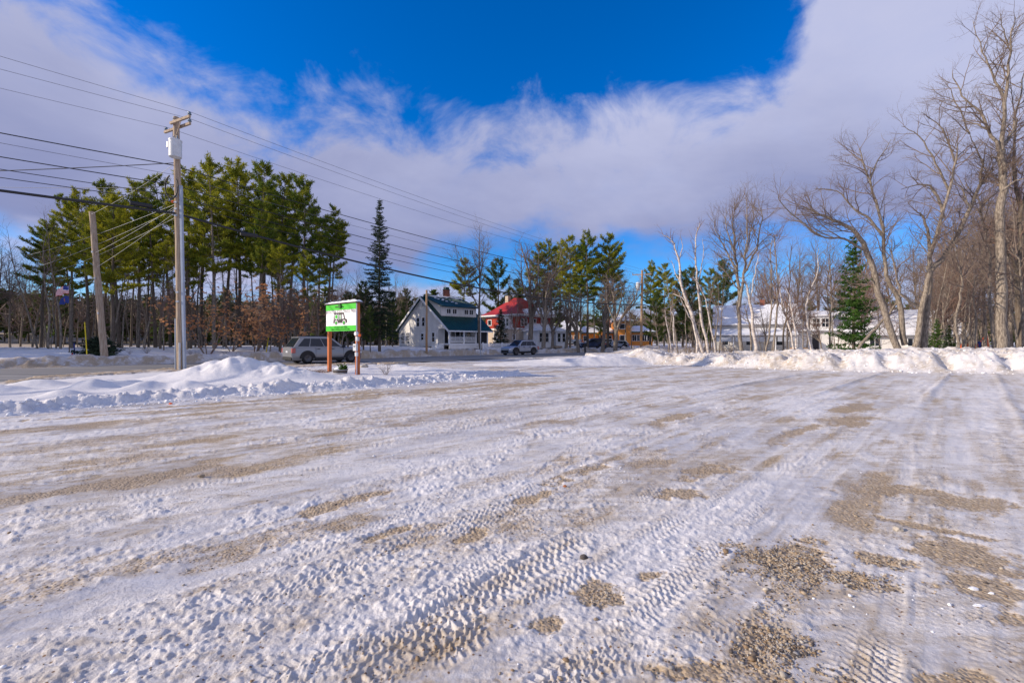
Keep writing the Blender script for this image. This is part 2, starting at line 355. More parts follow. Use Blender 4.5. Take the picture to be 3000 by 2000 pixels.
    lump = np.clip(fbm(x * 4.5, y * 4.5, 4, 33, 0.6) - 0.45, 0, 1) * 0.35 * np.exp(-((s - sf - 0.6) / 0.8) ** 2)
    m = ins > 0
    z = np.where(m, z * (1 - e) + e * zi + (pile + small + fr + lump) * ss(0, 0.7, ins), z)
    reg = np.where(m, np.where(pile > 0.12, 6, 1), reg); rough = np.where(m, 0.35 + 0.9 * np.exp(-((s - sf - 0.6) / 0.7) ** 2), rough)
    dirt = np.where(m, 0.12 + 0.35 * ss(.5, .75, n_b) * ss(6, 1, sn - 1.7 - s) + 0.25 * np.exp(-((s - sf - 0.5) / 0.8) ** 2) * n_c + 0.9 * np.exp(-np.clip(sn - 1.7 - s, 0, 99) / 0.5) * n_b, dirt)
    # sandy shoulder
    sh_m = (s <= sn + 0.2) & (ins <= 0.25) & (s > sn - 2.6) & (t < 17)
    z = np.where(sh_m, np.maximum(z, 0.05) + 0.14 * n_b, z); dirt = np.where(sh_m, 0.55 + 0.6 * (n_c - .2), dirt); gr = np.where(sh_m, ss(.30, .55, 0.6 * n_b + .4 * n_c) * 0.9, gr)
    reg = np.where(sh_m, 7, reg)
    # entrance, brown and wet
    en = ss(16, 18, t) * ss(29, 25, t) * ss(-19, -16, s) * (s < sn)
    gr = np.maximum(gr, en * ss(0.42, 0.6, fbm(t * 0.35, s * 0.9, 4, 61)) * 0.8)
    # shoulder right of the entrance
    sh2 = (s <= sn + 0.2) & (t >= 17) & (s > sn - 3.0)
    dirt = np.where(sh2, 0.5 + 0.5 * n_b, dirt); gr = np.where(sh2, ss(.4, .6, n_b) * .8, gr); z = np.where(sh2, z + 0.10 * n_b * ss(24, 30, t), z)
    # second pile right of the entrance
    r2, sd2, al2 = seg_ridge(x, y, PILE2)
    r2 = r2 * (0.75 + 0.5 * fbm(x * 0.8, y * 0.8, 4, 41)); m = r2 > 0.015
    z = np.where(m, z + r2, z); reg = np.where(m, 3, reg); dirt = np.where(m, 0.10 + .15 * n_b, dirt); gr = np.where(m, 0, gr); rough = np.where(m, 0.5, rough)
    # ploughed bank along the lot
    rb, sdb, alb = seg_ridge(x, y, BANK)
    behind = ss(-0.5, 1.5, -sdb) * (x > 8) * (s < -6); z = z + behind * 0.28
    reg = np.where((sdb < -2.0) & (x > 9) & (s < -3), 8, reg)
    nb = fbm(x * 1.1, y * 1.1, 5, 51, 0.6); wv = 0
    for a0, dp, w0 in ((3.4, .30, .30), (6.5, .34, .35), (9.2, .30, .3), (11.4, .34, .35), (13.6, .34, .35), (16.0, .4, .4), (18.6, .38, .4), (21.6, .4, .45), (24.6, .38, .4), (28.2, .34, .4), (32, .4, .5), (36, .4, .5), (41, .4, .5)):
        q = (alb - a0 + 0.35 * (n_b - .5) + 0.25 * sdb) / w0; wv = wv - dp * np.exp(-q ** 2) + dp * 0.35 * np.exp(-(q + 1.8) ** 2 / 2)
    lumps = np.clip(fbm(x * 3.2, y * 3.2, 4, 52, 0.65) - 0.42, 0, 1) * 0.55
    crk = 1 - np.abs(2 * fbm(x * 2.4, y * 2.4, 4, 57, .6) - 1); lumps = lumps + 0.30 * (crk - .75) ; zb = rb * (0.88 + 0.24 * nb) + ss(0.05, 0.5, rb) * (wv * ss(-0.5, 1.0, sdb) * 0.8 + lumps * 0.6 + 0.06 * (n_c - .5))
    m = rb > 0.02; z = np.where(m, z + np.maximum(zb, 0.01), z); reg = np.where(m, 2, reg)
    dirt = np.where(m, 0.30 + 0.6 * ss(.42, .72, fbm(x * 2.2, y * 2.2, 4, 53)) + 0.45 * ss(14, 9, alb) * n_b, dirt); gr = np.where(m, 0, gr); rough = np.where(m, 0.9, rough)
    # brown snow thrown up behind the second pole
    r3, _, _ = seg_ridge(x, y, [(13.5, 52, .35, 2.5), (17.5, 55, .75, 3), (21, 55, .55, 3)])
    m = r3 > .02; z = np.where(m, z + r3 * (0.7 + .6 * n_b), z); dirt = np.where(m, 0.7 + .3 * n_c, dirt); reg = np.where(m, 8, reg)
    # bed under the road
    rd = (s > sn + 0.15) & (s < 0.15); z = np.where(rd, -0.06, z); reg = np.where(rd, 9, reg)
    if not detail: return z
    # ------------------------------------------------------ lot surface
    lot = (reg == 0).astype(np.float64)
    r = np.hypot(x, y)
    az_ = R(44); tx, ty = math.sin(az_), math.cos(az_)
    # flow direction bends a little from left to right
    u = x * tx + y * ty; v = x * ty - y * tx
    u2 = u + 0.02 * v * np.abs(v); 
    an1 = fbm(u2 * 0.22, v * 0.75, 5, 71, 0.55); an2 = fbm(u2 * 0.9, v * 2.6, 4, 72, 0.55); iso = fbm(x * 1.6, y * 1.6, 5, 73, 0.55); fine = fbm(x * 9, y * 9, 4, 74, 0.6)
    an3 = 0.5 * fbm(u2 * 0.62 + 31, v * 1.6, 5, 76, 0.58) + 0.5 * fbm(u2 * 1.5 + 7, v * 3.4, 4, 78, 0.58)
    strk = fbm(u2 * 0.30 + 3, v * 7.5, 4, 89, 0.6); strk2 = fbm(u2 * 0.22 + 3 + v * .12, v * 3.1 - u * .25, 4, 90, 0.6)
    gv = 0.16 * an1 + 0.42 * an3 + 0.14 * an2 + 0.14 * iso + 0.14 * strk
    rightness = ss(-6, 4, v)          # more gravel shows to the right
    thr = 0.551 - 0.022 * rightness - (0.006 + 0.012 * rightness) * ss(5, 14, r) + 0.035 * ss(4.4, 2.6, r)
    g_ = 0.9 * ss(thr - 0.045, thr + 0.06, gv + 0.07 * (fine - 0.5))
    def blob(cx, cy, a, b, ang, amp=1.0):
        c_, s_ = math.cos(R(ang)), math.sin(R(ang)); dx = x - cx; dy = y - cy
        q = np.sqrt(((dx * c_ + dy * s_) / a) ** 2 + ((-dx * s_ + dy * c_) / b) ** 2)
        return amp * ss(1.25, 0.55, q + 1.6 * (iso - 0.5) + 1.5 * (fine - 0.5) + 1.2 * (an2 - .5))
    coarse = np.zeros_like(z)
    for b_ in ((1.9, 3.25, .50, .32, 10), (2.3, 3.05, .34, .16, -10), (1.42, 2.35, .20, .13, 20), (2.75, 3.3, .2, .14, 0)):
        coarse = np.maximum(coarse, blob(*b_))
    gb = coarse.copy()
    for b_ in ((0.56, 2.86, .14, .17, 80), (0.18, 2.56, .17, .08, 20), (3.4, 3.45, .34, .28, 0), (3.1, 2.95, .2, .22, 60), (2.9, 2.6, .2, .1, 0), (0.95, 3.1, .12, .06, 20), (-1.05, 3.75, .3, .08, 45), (-0.35, 3.7, .25, .09, 50),
               (1.75, 4.75, .3, .16, 0), (3.9, 4.9, .5, .2, 0), (0.2, 4.65, .35, .12, 45), (-1.6, 4.6, .5, .1, 50), (2.4, 5.6, .5, .25, 30), (0.9, 5.6, .8, .16, 48), (4.5, 4.6, .3, .3, 0), (2.1, 2.1, .2, .1, 0), (0.9, 2.2, .2, .1, 10), (3.6, 3.9, .4, .08, -40),
               (-5.8, 13.2, 4.5, .28, 38), (-2.0, 15.6, 4.0, .35, 42), (-8.0, 10.6, 2.5, .2, 36), (0.5, 17.0, 3, .5, 40), (5, 8.0, 1.0, .22, 40), (6.8, 9.2, 1.2, .3, 45), (8.2, 11.0, 1.2, .35, 40), (3.4, 9.5, 1.4, .2, 45)):
        gb = np.maximum(gb, blob(*b_))
    g_ = np.maximum(g_, gb)
    # darker brownish patch in the middle distance
    stain = blob(1.5, 19.5, 1.6, .9, 0) * 0.8
    # icy polished parts
    ic = ss(0.43, 0.58, 0.6 * fbm(u * 0.35, v * 0.9, 4, 81) + 0.4 * iso)
    # small scale: crumbs, patches of loose snow
    loose = ss(0.47, 0.62, 0.5 * fbm(u * 0.5 + 9, v * 1.6, 4, 82) + 0.5 * fbm(x * 2.2, y * 2.2, 3, 83)) * ss(5, -3, v - 0.1)
    loose = np.maximum(loose, 0.75 * ss(0.50, 0.64, fbm(u * 0.3 + 4, v * 1.3, 4, 84)))
    crumb = np.clip(fbm(x * 27, y * 27, 2, 88, 0.6) - 0.48, 0, 1) * 0.032 + np.clip(fbm(x * 14, y * 14, 3, 85, 0.6) - 0.5, 0, 1) * 0.045 + np.clip(fbm(x * 5.5, y * 5.5, 4, 86, 0.6) - 0.5, 0, 1) * 0.035
    zz = 0.014 * (an2 - 0.5) + 0.026 * (iso - 0.5) + 0.007 * (fine - 0.5) + loose * crumb * 1.0
    zz = zz + 0.022 * (strk - .5) + 0.012 * (strk2 - .5)
    # tyre tracks
    tr_dirt = np.zeros_like(z); rng = random.Random(5)
    worn = fbm(x * 2.3, y * 2.3, 4, 92); smear = fbm(u * 1.2, v * 5, 3, 93)
    def track(ax, ay, ang, bend, w, pat, depth, l0, l1, wob=0.0):
        nonlocal zz, g_
        depth = depth * 0.56; pat = pat * 0.85
        c_, s_ = math.sin(R(ang)), math.cos(R(ang)); dx = x - ax; dy = y - ay
        al = dx * c_ + dy * s_; la = dx * s_ - dy * c_ - bend * al * al
        fade = ss(l0, l0 + 0.8, al) * ss(l1, l1 - 0.8, al) * ss(0.36 - (.16 if depth > .015 else 0), 0.62 - (.12 if depth > .015 else 0), 0.5 * fbm(al * 0.9 + ax * 3, la * 3 + ay, 3, 91) + 0.5 * worn)
        inside = ss(w / 2 + 0.012, w / 2 - 0.012, np.abs(la)) * fade
        sel = inside > 0.001
        P = pat; q = la / w
        zone = np.abs(q)
        # shoulder lugs across, staggered centre blocks
        lug = ss(0.18, 0.42, np.abs(((al + 0.25 * np.abs(la)) / P) % 1.0 - 0.5) * 2)
        cen = ss(0.15, 0.40, np.abs(((al + 0.7 * la + (np.floor((q + 0.5) * 5) % 2) * P * 0.5) / (P * 1.15)) % 1.0 - 0.5) * 2)
        blk = np.where(zone > 0.27, lug, cen)
        rib = ss(0.0, 0.10, np.abs(((q + 0.5) * 5.0) % 1.0 - 0.5) * -1 + 0.5)
        edge = np.exp(-((np.abs(la) - w / 2 - 0.02) / 0.018) ** 2) * fade
        blk = np.clip(blk + 0.9 * (smear - .5) + .5 * (fine - .5), 0, 1)
        depth = depth * (0.35 + 1.1 * worn)
        zz = np.where(sel, zz * (1 - 0.45 * inside) + inside * (-0.4 * depth + depth * (1 - blk * (0.35 + 0.65 * rib)) * 1.25), zz) + edge * depth * 0.5
    base = [(0.2, 2.1, 44, 0.0, .24, .065, .017, -1, 9), (-0.2, 2.5, 46, 0.004, .25, .07, .018, -2, 12), (1.62, 2.13, 42, .002, .30, .060, .024, -1, 6), (1.99, 2.05, 41, .001, .27, .062, .024, -1, 4.5), (2.3, 2.05, 38, .004, .26, .055, .02, -.5, 9),
            (2.55, 2.1, 42, .0, .22, .05, .012, -.5, 7), (0.95, 2.4, 75, -.03, .25, .06, .015, -1.0, 1.2), (-1.0, 1.9, 40, .004, .26, .09, .022, 0, 3.2), (-2.3, 2.4, 35, .003, .2, .07, .012, 0, 8),
            (-1.6, 2.8, 42, .003, .24, .07, .014, -.5, 7), (-0.9, 3.5, 52, -.004, .24, .07, .016, 0, 8), (0.5, 5.0, 45, 0, .24, .07, .016, -1, 9), (3.2, 5.2, 44, .002, .26, .06, .014, 0, 10)]
    for b_ in base: track(*b_)
    for i in range(30):
        v0 = rng.uniform(-9, 7); u0 = rng.uniform(2, 14); ang = 42 + rng.gauss(0, 9)
        ax = u0 * tx + v0 * ty; ay = u0 * ty - v0 * tx
        L_ = rng.uniform(2.5, 7)
        track(ax, ay, ang, rng.gauss(0, .006), rng.uniform(.2, .27), rng.choice((.06, .07, .09)), rng.uniform(.008, .016), -L_, L_)
    # long scraped plough lines running up to the bank
    for v0, h0, l0 in ((2.2, .05, 13), (-0.6, .035, 14), (4.6, .07, 12), (6.9, .06, 13), (9.0, .05, 12), (11.6, .07, 13), (-3.0, .03, 14), (-5.6, .03, 12), (1.0, .03, 6), (5.8, .03, 5)):
        vv = v - v0 - 0.03 * (u - 14) - 0.10 * (an2 - .5)
        k = ss(l0, l0 + 5, u) * (lot > 0)
        rd_ = np.exp(-(vv / 0.10) ** 2) + 0.6 * np.exp(-((vv + .35) / .3) ** 2) * np.clip(fine * 2 - .6, 0, 1)
        zz = zz + k * rd_ * h0 * 1.6 * (0.5 + an1)
        g_ = g_ * (1 - k * np.exp(-((vv + .4) / .5) ** 2)); ic = np.maximum(ic, k * np.exp(-((vv - .6) / .35) ** 2))
        loose = np.maximum(loose, k * np.exp(-((vv + .5) / .5) ** 2))
    g_ = g_ * (1 - loose * 0.35 * (1 - gb))
    zz = zz * (1 - 0.5 * g_) - 0.006 * g_ + g_ * 0.010 * (fbm(x * 22, y * 22, 2, 95) - .5) + coarse * 0.025 * (fbm(x * 13, y * 13, 2, 96) - .4)
    dl_ = 0.17 + 0.55 * ss(.44, .66, strk) * 0.6 + 0.3 * ss(.45, .65, strk2) + 0.38 * ss(0.38, 0.64, 0.5 * an2 + 0.5 * an1) + 0.22 * fine + 0.50 * ss(thr - .08, thr + .02, gv) * 0.9
    # broken brown ridge of slush in the foreground
    rs = blob(-0.35, 2.95, 1.05, .07, 49, 1.0); zz = zz + rs * (0.012 + 0.02 * (fine - .3)); dl_ = np.maximum(dl_, rs * .75)
    lm = lot * ss(60, 30, r)
    nearfac = lm
    z = z + zz * nearfac
    gr = np.where(lot > 0, g_ * 0.97, gr); dirt = np.where(lot > 0, np.maximum(dl_ * (1 - 0.5 * loose), stain), dirt); ice = np.where(lot > 0, ic * (1 - loose), 0.0)
    # crumbly relief off the lot
    rel = (np.clip(fbm(x * 6, y * 6, 4, 97, 0.6) - .45, 0, 1) * .16 + .02 * (fine - .5)) * (1 - (lot > 0)) * (reg != 9) * (rough - 0.25) * ss(70, 35, r)
    z = z + rel
    return z, gr, dirt, ice, reg
def H(x, y): return float(terrain(np.array([x]), np.array([y]), False)[0])

def build_ground():
    th = np.concatenate([np.radians(np.arange(-180, -56, 4.0)), np.radians(np.arange(-56, 56.01, 0.135)), np.radians(np.arange(60, 180.1, 4.0))])
    rs = [0.0, 0.9, 1.4]; r = 1.75
    while r < 900:
        rs.append(r)
        r += min(max(r * r / 728 * 0.85, 0.0035), 0.10 if r < 22 else (0.12 if r < 38 else max(0.12, (r - 38) * 0.05 + .12)))
    rs = np.array(rs); nt_, nr = len(th), len(rs)
    TH, RR = np.meshgrid(th, rs); x = (RR * np.sin(TH)).ravel(); y = (RR * np.cos(TH)).ravel()
    z, gr, dirt, ice, reg = terrain(x, y)
    V = np.stack([x, y, z], 1)
    i = np.arange(nr - 1)[:, None] * nt_ + np.arange(nt_ - 1)[None, :]
    Fq = np.stack([i, i + 1, i + nt_ + 1, i + nt_], -1).reshape(-1, 4)
    fr = reg[Fq].max(1)
    print('ground', len(V), 'verts', len(rs), 'rows')
    col = np.stack([gr, dirt, ice, np.ones_like(gr)], 1).astype(np.float32)
    groups = [('parking_lot', (0, 9), dict(kind='structure')), ('verge', (1,), dict(kind='structure')),
              ('snow_bank', (2,), dict(label='long ploughed snow bank with scalloped face along the right edge of the lot', cat='snow bank')),
              ('snow_pile', (3,), dict(label='low white snow pile to the right of the lot entrance', cat='snow pile')),
              ('snow_pile', (6,), dict(label='tall rounded snow pile beside the main utility pole and the sign', cat='snow pile')),
              ('roadside_snow', (4,), dict(kind='structure')), ('snowy_field', (5,), dict(kind='structure')), ('road_shoulder', (7,), dict(kind='structure')), ('woodland_floor', (8,), dict(kind='structure'))]
    # smooth normals shared across the pieces
    a = V[Fq[:, 0]]; n = np.cross(V[Fq[:, 2]] - a, V[Fq[:, 3]] - V[Fq[:, 1]]); vn = np.zeros_like(V)
    for k in range(4):
        for c in range(3): vn[:, c] += np.bincount(Fq[:, k], n[:, c], len(V))
    vn /= np.linalg.norm(vn, axis=1)[:, None] + 1e-12
    if vn[:, 2].mean() < 0: vn = -vn
    for name, ids, kw in groups:
        sel = np.isin(fr, ids); f = Fq[sel]
        if len(f) == 0: continue
        uq, inv = np.unique(f, return_inverse=True); f = inv.reshape(f.shape)
        me = mesh_np(name, V[uq], f, smooth=True)
        at_ = me.color_attributes.new('cover', 'FLOAT_COLOR', 'POINT'); at_.data.foreach_set('color', col[uq].ravel())
        me.normals_split_custom_set_from_vertices(vn[uq])
        o = link_mesh(name, me, M['ground']); tag(o, **kw)
def ground_material():
    m = bpy.data.materials.new('snow_ice_and_gravel'); m.use_nodes = True; t = m.node_tree; b = t.nodes['Principled BSDF']
    at_ = t.nodes.new('ShaderNodeAttribute'); at_.attribute_name = 'cover'; sp = t.nodes.new('ShaderNodeSeparateColor'); t.links.new(at_.outputs['Color'], sp.inputs[0])
    g = t.nodes.new('ShaderNodeTexCoord'); v = g.outputs['Object']
    ns = noise(t, v, 6, 8, 0.65); nf = noise(t, v, 45, 6, 0.65); nm = noise(t, v, 1.3, 5, 0.6)
    rz = (0, 0, R(46)); nst = noise(t, v, 7, 7, 0.6, sc=(0.25, 1.6, 1), rot=(0, 0, R(-46)))
    snow = mixc(t, maprange(t, nm, .3, .7), (0.85, 0.83, 0.82), (0.74, 0.73, 0.74))
    icec = mixc(t, maprange(t, ns, .3, .7), (0.50, 0.51, 0.56), (0.64, 0.64, 0.68))
    c = mixc(t, mth(t, 'MULTIPLY', sp.outputs[2], 0.75), snow, icec)
    dirtc = mixc(t, maprange(t, ns, .35, .65), (0.44, 0.37, 0.29), (0.58, 0.52, 0.45))
    df = mth(t, 'MULTIPLY', sp.outputs[1], maprange(t, mth(t, 'ADD', mth(t, 'MULTIPLY', nst, .6), mth(t, 'MULTIPLY', nf, .4)), .36, .62, 0.35, 1.25), True)
    c = mixc(t, df, c, dirtc)
    vo = t.nodes.new('ShaderNodeTexVoronoi'); vo.inputs['Scale'].default_value = 42; vo.inputs['Randomness'].default_value = 1; t.links.new(v, vo.inputs['Vector'])
    spv = t.nodes.new('ShaderNodeSeparateColor'); t.links.new(vo.outputs['Color'], spv.inputs[0])
    gc = mixc(t, spv.outputs[0], (0.28, 0.19, 0.105), (0.56, 0.44, 0.29)); gc = mixc(t, mth(t, 'MULTIPLY', maprange(t, nf, .4, .6), .6), gc, (0.41, 0.30, 0.17))
    # ragged gravel edge with specks of snow between stones
    gm = mth(t, 'ADD', sp.outputs[0], mth(t, 'MULTIPLY', mth(t, 'SUBTRACT', nf, 0.5), 1.5)); gm = mth(t, 'MULTIPLY', maprange(t, gm, .15, 1.0, 0, .92), mth(t, 'GREATER_THAN', sp.outputs[0], 0.02))
    c = mixc(t, gm, c, gc)
    # scattered single grit
    vo2 = t.nodes.new('ShaderNodeTexVoronoi'); vo2.inputs['Scale'].default_value = 26; t.links.new(v, vo2.inputs['Vector'])
    sp2 = t.nodes.new('ShaderNodeSeparateColor'); t.links.new(vo2.outputs['Color'], sp2.inputs[0])
    grit = mth(t, 'MULTIPLY', mth(t, 'LESS_THAN', vo2.outputs['Distance'], 0.19), mth(t, 'GREATER_THAN', sp2.outputs[1], 0.62))
    grit = mth(t, 'MULTIPLY', grit, maprange(t, sp.outputs[1], .25, .7)); c = mixc(t, grit, c, (0.22, 0.13, 0.07))
    t.links.new(c, b.inputs['Base Color'])
    rgh = mth(t, 'SUBTRACT', 0.72, mth(t, 'MULTIPLY', sp.outputs[2], 0.30)); t.links.new(rgh, b.inputs['Roughness'])
    b.inputs['Specular IOR Level'].default_value = 0.35
    b1 = t.nodes.new('ShaderNodeBump'); b1.inputs['Strength'].default_value = 0.9; b1.inputs['Distance'].default_value = 0.012
    hh = mth(t, 'ADD', mth(t, 'MULTIPLY', nf, mth(t, 'SUBTRACT', 1.0, mth(t, 'MULTIPLY', sp.outputs[2], .6))), mth(t, 'MULTIPLY', ns, 1.2)); t.links.new(mth(t, 'ADD', hh, mth(t, 'MULTIPLY', gm, mth(t, 'MULTIPLY', vo.outputs['Distance'], -1.0))), b1.inputs['Height'])
    t.links.new(b1.outputs[0], b.inputs['Normal'])
    return m
M['ground'] = ground_material()
build_ground()

# asphalt road, a strip with its own crown just above the bed
def build_road():
    ts = np.concatenate([np.arange(-60, -8, 2), np.arange(-8, 60, 0.25), np.arange(60, 400, 5)]); nsr = 28
    V = []; 
    for t_ in ts:
        sn = float(near_edge(t_)); jit = 0.25 * (float(vnoise(np.array([t_ * .9]), np.array([3.3]), 4)[0]) - .5); j2 = 0.3 * (float(vnoise(np.array([t_ * .7]), np.array([9.3]), 5)[0]) - .5)
        for k in range(nsr):
            s_ = (sn - 0.1 + jit) + (0.35 + j2 * 1.0 - sn + 0.1 - jit) * k / (nsr - 1)
            yx = s_ * math.sqrt(2) + 54.6; tt = t_ * math.sqrt(2); x_ = (tt - yx) / 2; y_ = (tt + yx) / 2
            V.append((x_, y_, 0.045 + 0.05 * math.sin(math.pi * k / (nsr - 1)) + 0.008 * math.sin(t_ * .3)))
    n = len(ts); i = np.arange(n - 1)[:, None] * nsr + np.arange(nsr - 1)[None, :]
    Fq = np.stack([i, i + nsr, i + nsr + 1, i + 1], -1).reshape(-1, 4)
    m = bpy.data.materials.new('salted_asphalt'); m.use_nodes = True; t = m.node_tree; b = t.nodes['Principled BSDF']
    g = t.nodes.new('ShaderNodeTexCoord'); v = g.outputs['Object']
    f = noise(t, v, 1.0, 6, .6, sc=(0.06, 1.1, 1), rot=(0, 0, R(-45))); f2 = noise(t, v, 18, 5, .65)
    c = mixc(t, maprange(t, f, .35, .65), (0.16, 0.155, 0.15), (0.30, 0.285, 0.27)); c = mixc(t, mth(t, 'MULTIPLY', maprange(t, f2, .4, .7), .35), c, (0.12, 0.115, 0.11))
    t.links.new(c, b.inputs['Base Color']); b.inputs['Roughness'].default_value = 0.75
    bn = t.nodes.new('ShaderNodeBump'); bn.inputs['Strength'].default_value = .3; bn.inputs['Distance'].default_value = .01; t.links.new(f2, bn.inputs['Height']); t.links.new(bn.outputs[0], b.inputs['Normal'])
    tag(link_mesh('road', mesh_np('road', V, Fq[:, ::-1] if False else Fq, True), m), kind='structure')
build_road()

# loose stones lying in the gravel patches and lumps of snow on the lot
def ico():
    bm = bmesh.new(); bmesh.ops.create_icosphere(bm, subdivisions=1, radius=1); v = np.array([p.co[:] for p in bm.verts]); f = np.array([[q.index for q in p.verts] for p in bm.faces]); bm.free(); return v, f
ICO = ico()
def scatter_blobs(name, pts, sizes, mats, seed, kind='stuff', squash=0.6, **kw):
    rng = np.random.default_rng(seed); v0, f0 = ICO; n = len(pts)
    V = np.repeat(v0[None], n, 0) * (1 + rng.uniform(-.28, .28, (n, len(v0), 1))); 
    a = rng.uniform(0, 6.28, n); sx = rng.uniform(.7, 1.3, (n, 1)); sy = rng.uniform(.6, 1.1, (n, 1))
    V[:, :, 0] *= sx; V[:, :, 1] *= sy; V[:, :, 2] *= squash
    c, s = np.cos(a)[:, None], np.sin(a)[:, None]; x = V[:, :, 0] * c - V[:, :, 1] * s; y = V[:, :, 0] * s + V[:, :, 1] * c
    V[:, :, 0], V[:, :, 1] = x, y; V = V * np.asarray(sizes)[:, None, None] + np.asarray(pts)[:, None, :]
    Fq = (f0[None] + (np.arange(n) * len(v0))[:, None, None]).reshape(-1, 3)
    mi = np.repeat(rng.integers(0, len(mats), n), len(f0))
    return tag(link_mesh(name, mesh_np(name, V.reshape(-1, 3), Fq, smooth=(kind == 'snow'), mi=mi), mats), kind='stuff', **kw)
for nm, c in (('stone_tan', (0.42, 0.33, 0.23)), ('stone_grey', (0.36, 0.34, 0.32)), ('stone_brown', (0.30, 0.21, 0.13)), ('stone_pale', (0.50, 0.45, 0.38)), ('stone_dark', (0.12, 0.10, 0.09))):
    M[nm] = mat(nm, c, 0.85, var=0.3, vscale=30)
def stones():
    rng = np.random.default_rng(3); n = 60000
    u = rng.uniform(1 / 14., 1 / 1.9, n); rr = 1 / u; a = np.radians(rng.uniform(-50, 52, n)); x = rr * np.sin(a); y = rr * np.cos(a)
    z, gr, di, ic, reg = terrain(x, y)
    near = np.hypot(x - 1.9, y - 3.25) < .75; near |= np.hypot(x - 2.35, y - 3.05) < .4; near |= np.hypot(x - 1.42, y - 2.35) < .3
    p = np.where(near, gr * 1.0, gr * 0.22) + 0.012 * (di > .35)
    k = (rng.uniform(0, 1, n) < p) & (reg == 0)
    x, y, z = x[k], y[k], z[k]; nr = near[k]; sz = rng.uniform(.003, .007, len(x)) * np.where(nr, 1.2, 1.0) * rng.lognormal(0, .3, len(x)) * (1 + (rng.uniform(0, 1, len(x)) > .93) * .9)
    # extra stones in the coarse patches
    ex = []
    for cx, cy, a_, b_, c_ in ((1.9, 3.25, .46, .30, 2200), (2.32, 3.05, .30, .15, 600), (1.42, 2.35, .20, .14, 700), (2.75, 3.3, .2, .12, 200), (.56, 2.86, .12, .15, 200)):
        q = rng.normal(0, .55, (c_, 2)); ex.append(np.stack([cx + q[:, 0] * a_, cy + q[:, 1] * b_], 1))
    ex = np.concatenate(ex); ze, ge, *_ = terrain(ex[:, 0], ex[:, 1]); ke = ge > .25; ex = ex[ke]; ze = ze[ke]
    sz = np.concatenate([sz, rng.lognormal(-5.35, .45, len(ex))]); x = np.concatenate([x, ex[:, 0]]); y = np.concatenate([y, ex[:, 1]]); z = np.concatenate([z, ze])
    print('stones', len(x))
    scatter_blobs('gravel', np.stack([x, y, z + sz * .25], 1), sz, ['stone_tan', 'stone_grey', 'stone_brown', 'stone_pale', 'stone_tan', 'stone_dark'], 1)
    n = 4000; u = rng.uniform(1 / 30., 1 / 1.9, n) ** 1; rr = 1 / u; a = np.radians(rng.uniform(-50, 50, n)); x = rr * np.sin(a); y = rr * np.cos(a)
    z, gr, di, ic, reg = terrain(x, y); cl = vnoise(x * .9, y * .9, 7); vv = x * .72 - y * .69
    k = (reg == 0) & (gr < .3) & (rng.uniform(0, 1, n) < ss(.45, .8, cl) * .35 * ss(3, -4, vv) + .006)
    sz = np.clip(rng.lognormal(-4.9, .45, k.sum()), .003, .02) * (1 + (rng.uniform(0, 1, k.sum()) > .96) * 1.2)
    # clods along the foot of the bank and the verge
    m = 1300; al = rng.uniform(0, 1, m); P = []
    for q in al:
        i = rng.integers(0, len(BANK) - 2); A_, B_ = BANK[i], BANK[i + 1]; w = rng.uniform(0, 1); ox = rng.uniform(-2.6, 0.6)
        dx, dy = B_[0] - A_[0], B_[1] - A_[1]; L = math.hypot(dx, dy); P.append((A_[0] + w * dx - dy / L * -ox * 1.0 * -1, A_[1] + w * dy + dx / L * ox))
    P = np.array(P); zb, *_ = terrain(P[:, 0], P[:, 1]); sb = np.clip(rng.lognormal(-3.6, .5, m), .01, .10)
    tt = rng.uniform(-6, 15, 900); s_ = -23.9 + rng.normal(0.3, .35, 900); yx = s_ * math.sqrt(2) + 54.6; t2 = tt * math.sqrt(2); xv = (t2 - yx) / 2; yv = (t2 + yx) / 2
    zv, *_ = terrain(xv, yv); sv = np.clip(rng.lognormal(-3.8, .5, 900), .01, .08)
    pts = np.concatenate([np.stack([x[k], y[k], z[k]], 1), np.stack([P[:, 0], P[:, 1], zb], 1), np.stack([xv, yv, zv], 1)]); szs = np.concatenate([sz, sb, sv])
    pts[:, 2] += szs * .2
    scatter_blobs('snow_lumps', pts, szs, ['snow'], 2)
stones()
# ================================================================ TREES
class Tubes:
    def __init__(s): s.V = []; s.F = []; s.n = 0
    def add(s, pts, rad, k):
        pts = np.asarray(pts, np.float32); m = len(pts); d = np.gradient(pts, axis=0); d /= np.linalg.norm(d, axis=1)[:, None] + 1e-9
        ref = np.array([0.31, 0.17, 0.93]) if abs(d[0][2]) < .8 else np.array([0.93, 0.2, 0.1])
        a = np.cross(d, ref); a /= np.linalg.norm(a, axis=1)[:, None] + 1e-9; b = np.cross(d, a)
        t = np.arange(k) * 2 * math.pi / k
        ring = a[:, None, :] * np.cos(t)[None, :, None] + b[:, None, :] * np.sin(t)[None, :, None]
        V = pts[:, None, :] + ring * np.asarray(rad)[:, None, None]
        i = np.arange(m - 1)[:, None] * k + np.arange(k)[None]; j = np.arange(m - 1)[:, None] * k + (np.arange(k)[None] + 1) % k
        F = np.stack([i, j, j + k, i + k], -1).reshape(-1, 4) + s.n
        s.V.append(V.reshape(-1, 3)); s.F.append(F); s.n += m * k
    def mesh(s, name, smooth=True): return mesh_np(name, np.concatenate(s.V), np.concatenate(s.F), smooth)
def rotdir(d, ang, az):
    d = d / np.linalg.norm(d); ref = np.array([0, 0, 1.0]) if abs(d[2]) < .9 else np.array([1.0, 0, 0])
    a = np.cross(d, ref); a /= np.linalg.norm(a); b = np.cross(d, a)
    return d * math.cos(ang) + (a * math.cos(az) + b * math.sin(az)) * math.sin(ang)
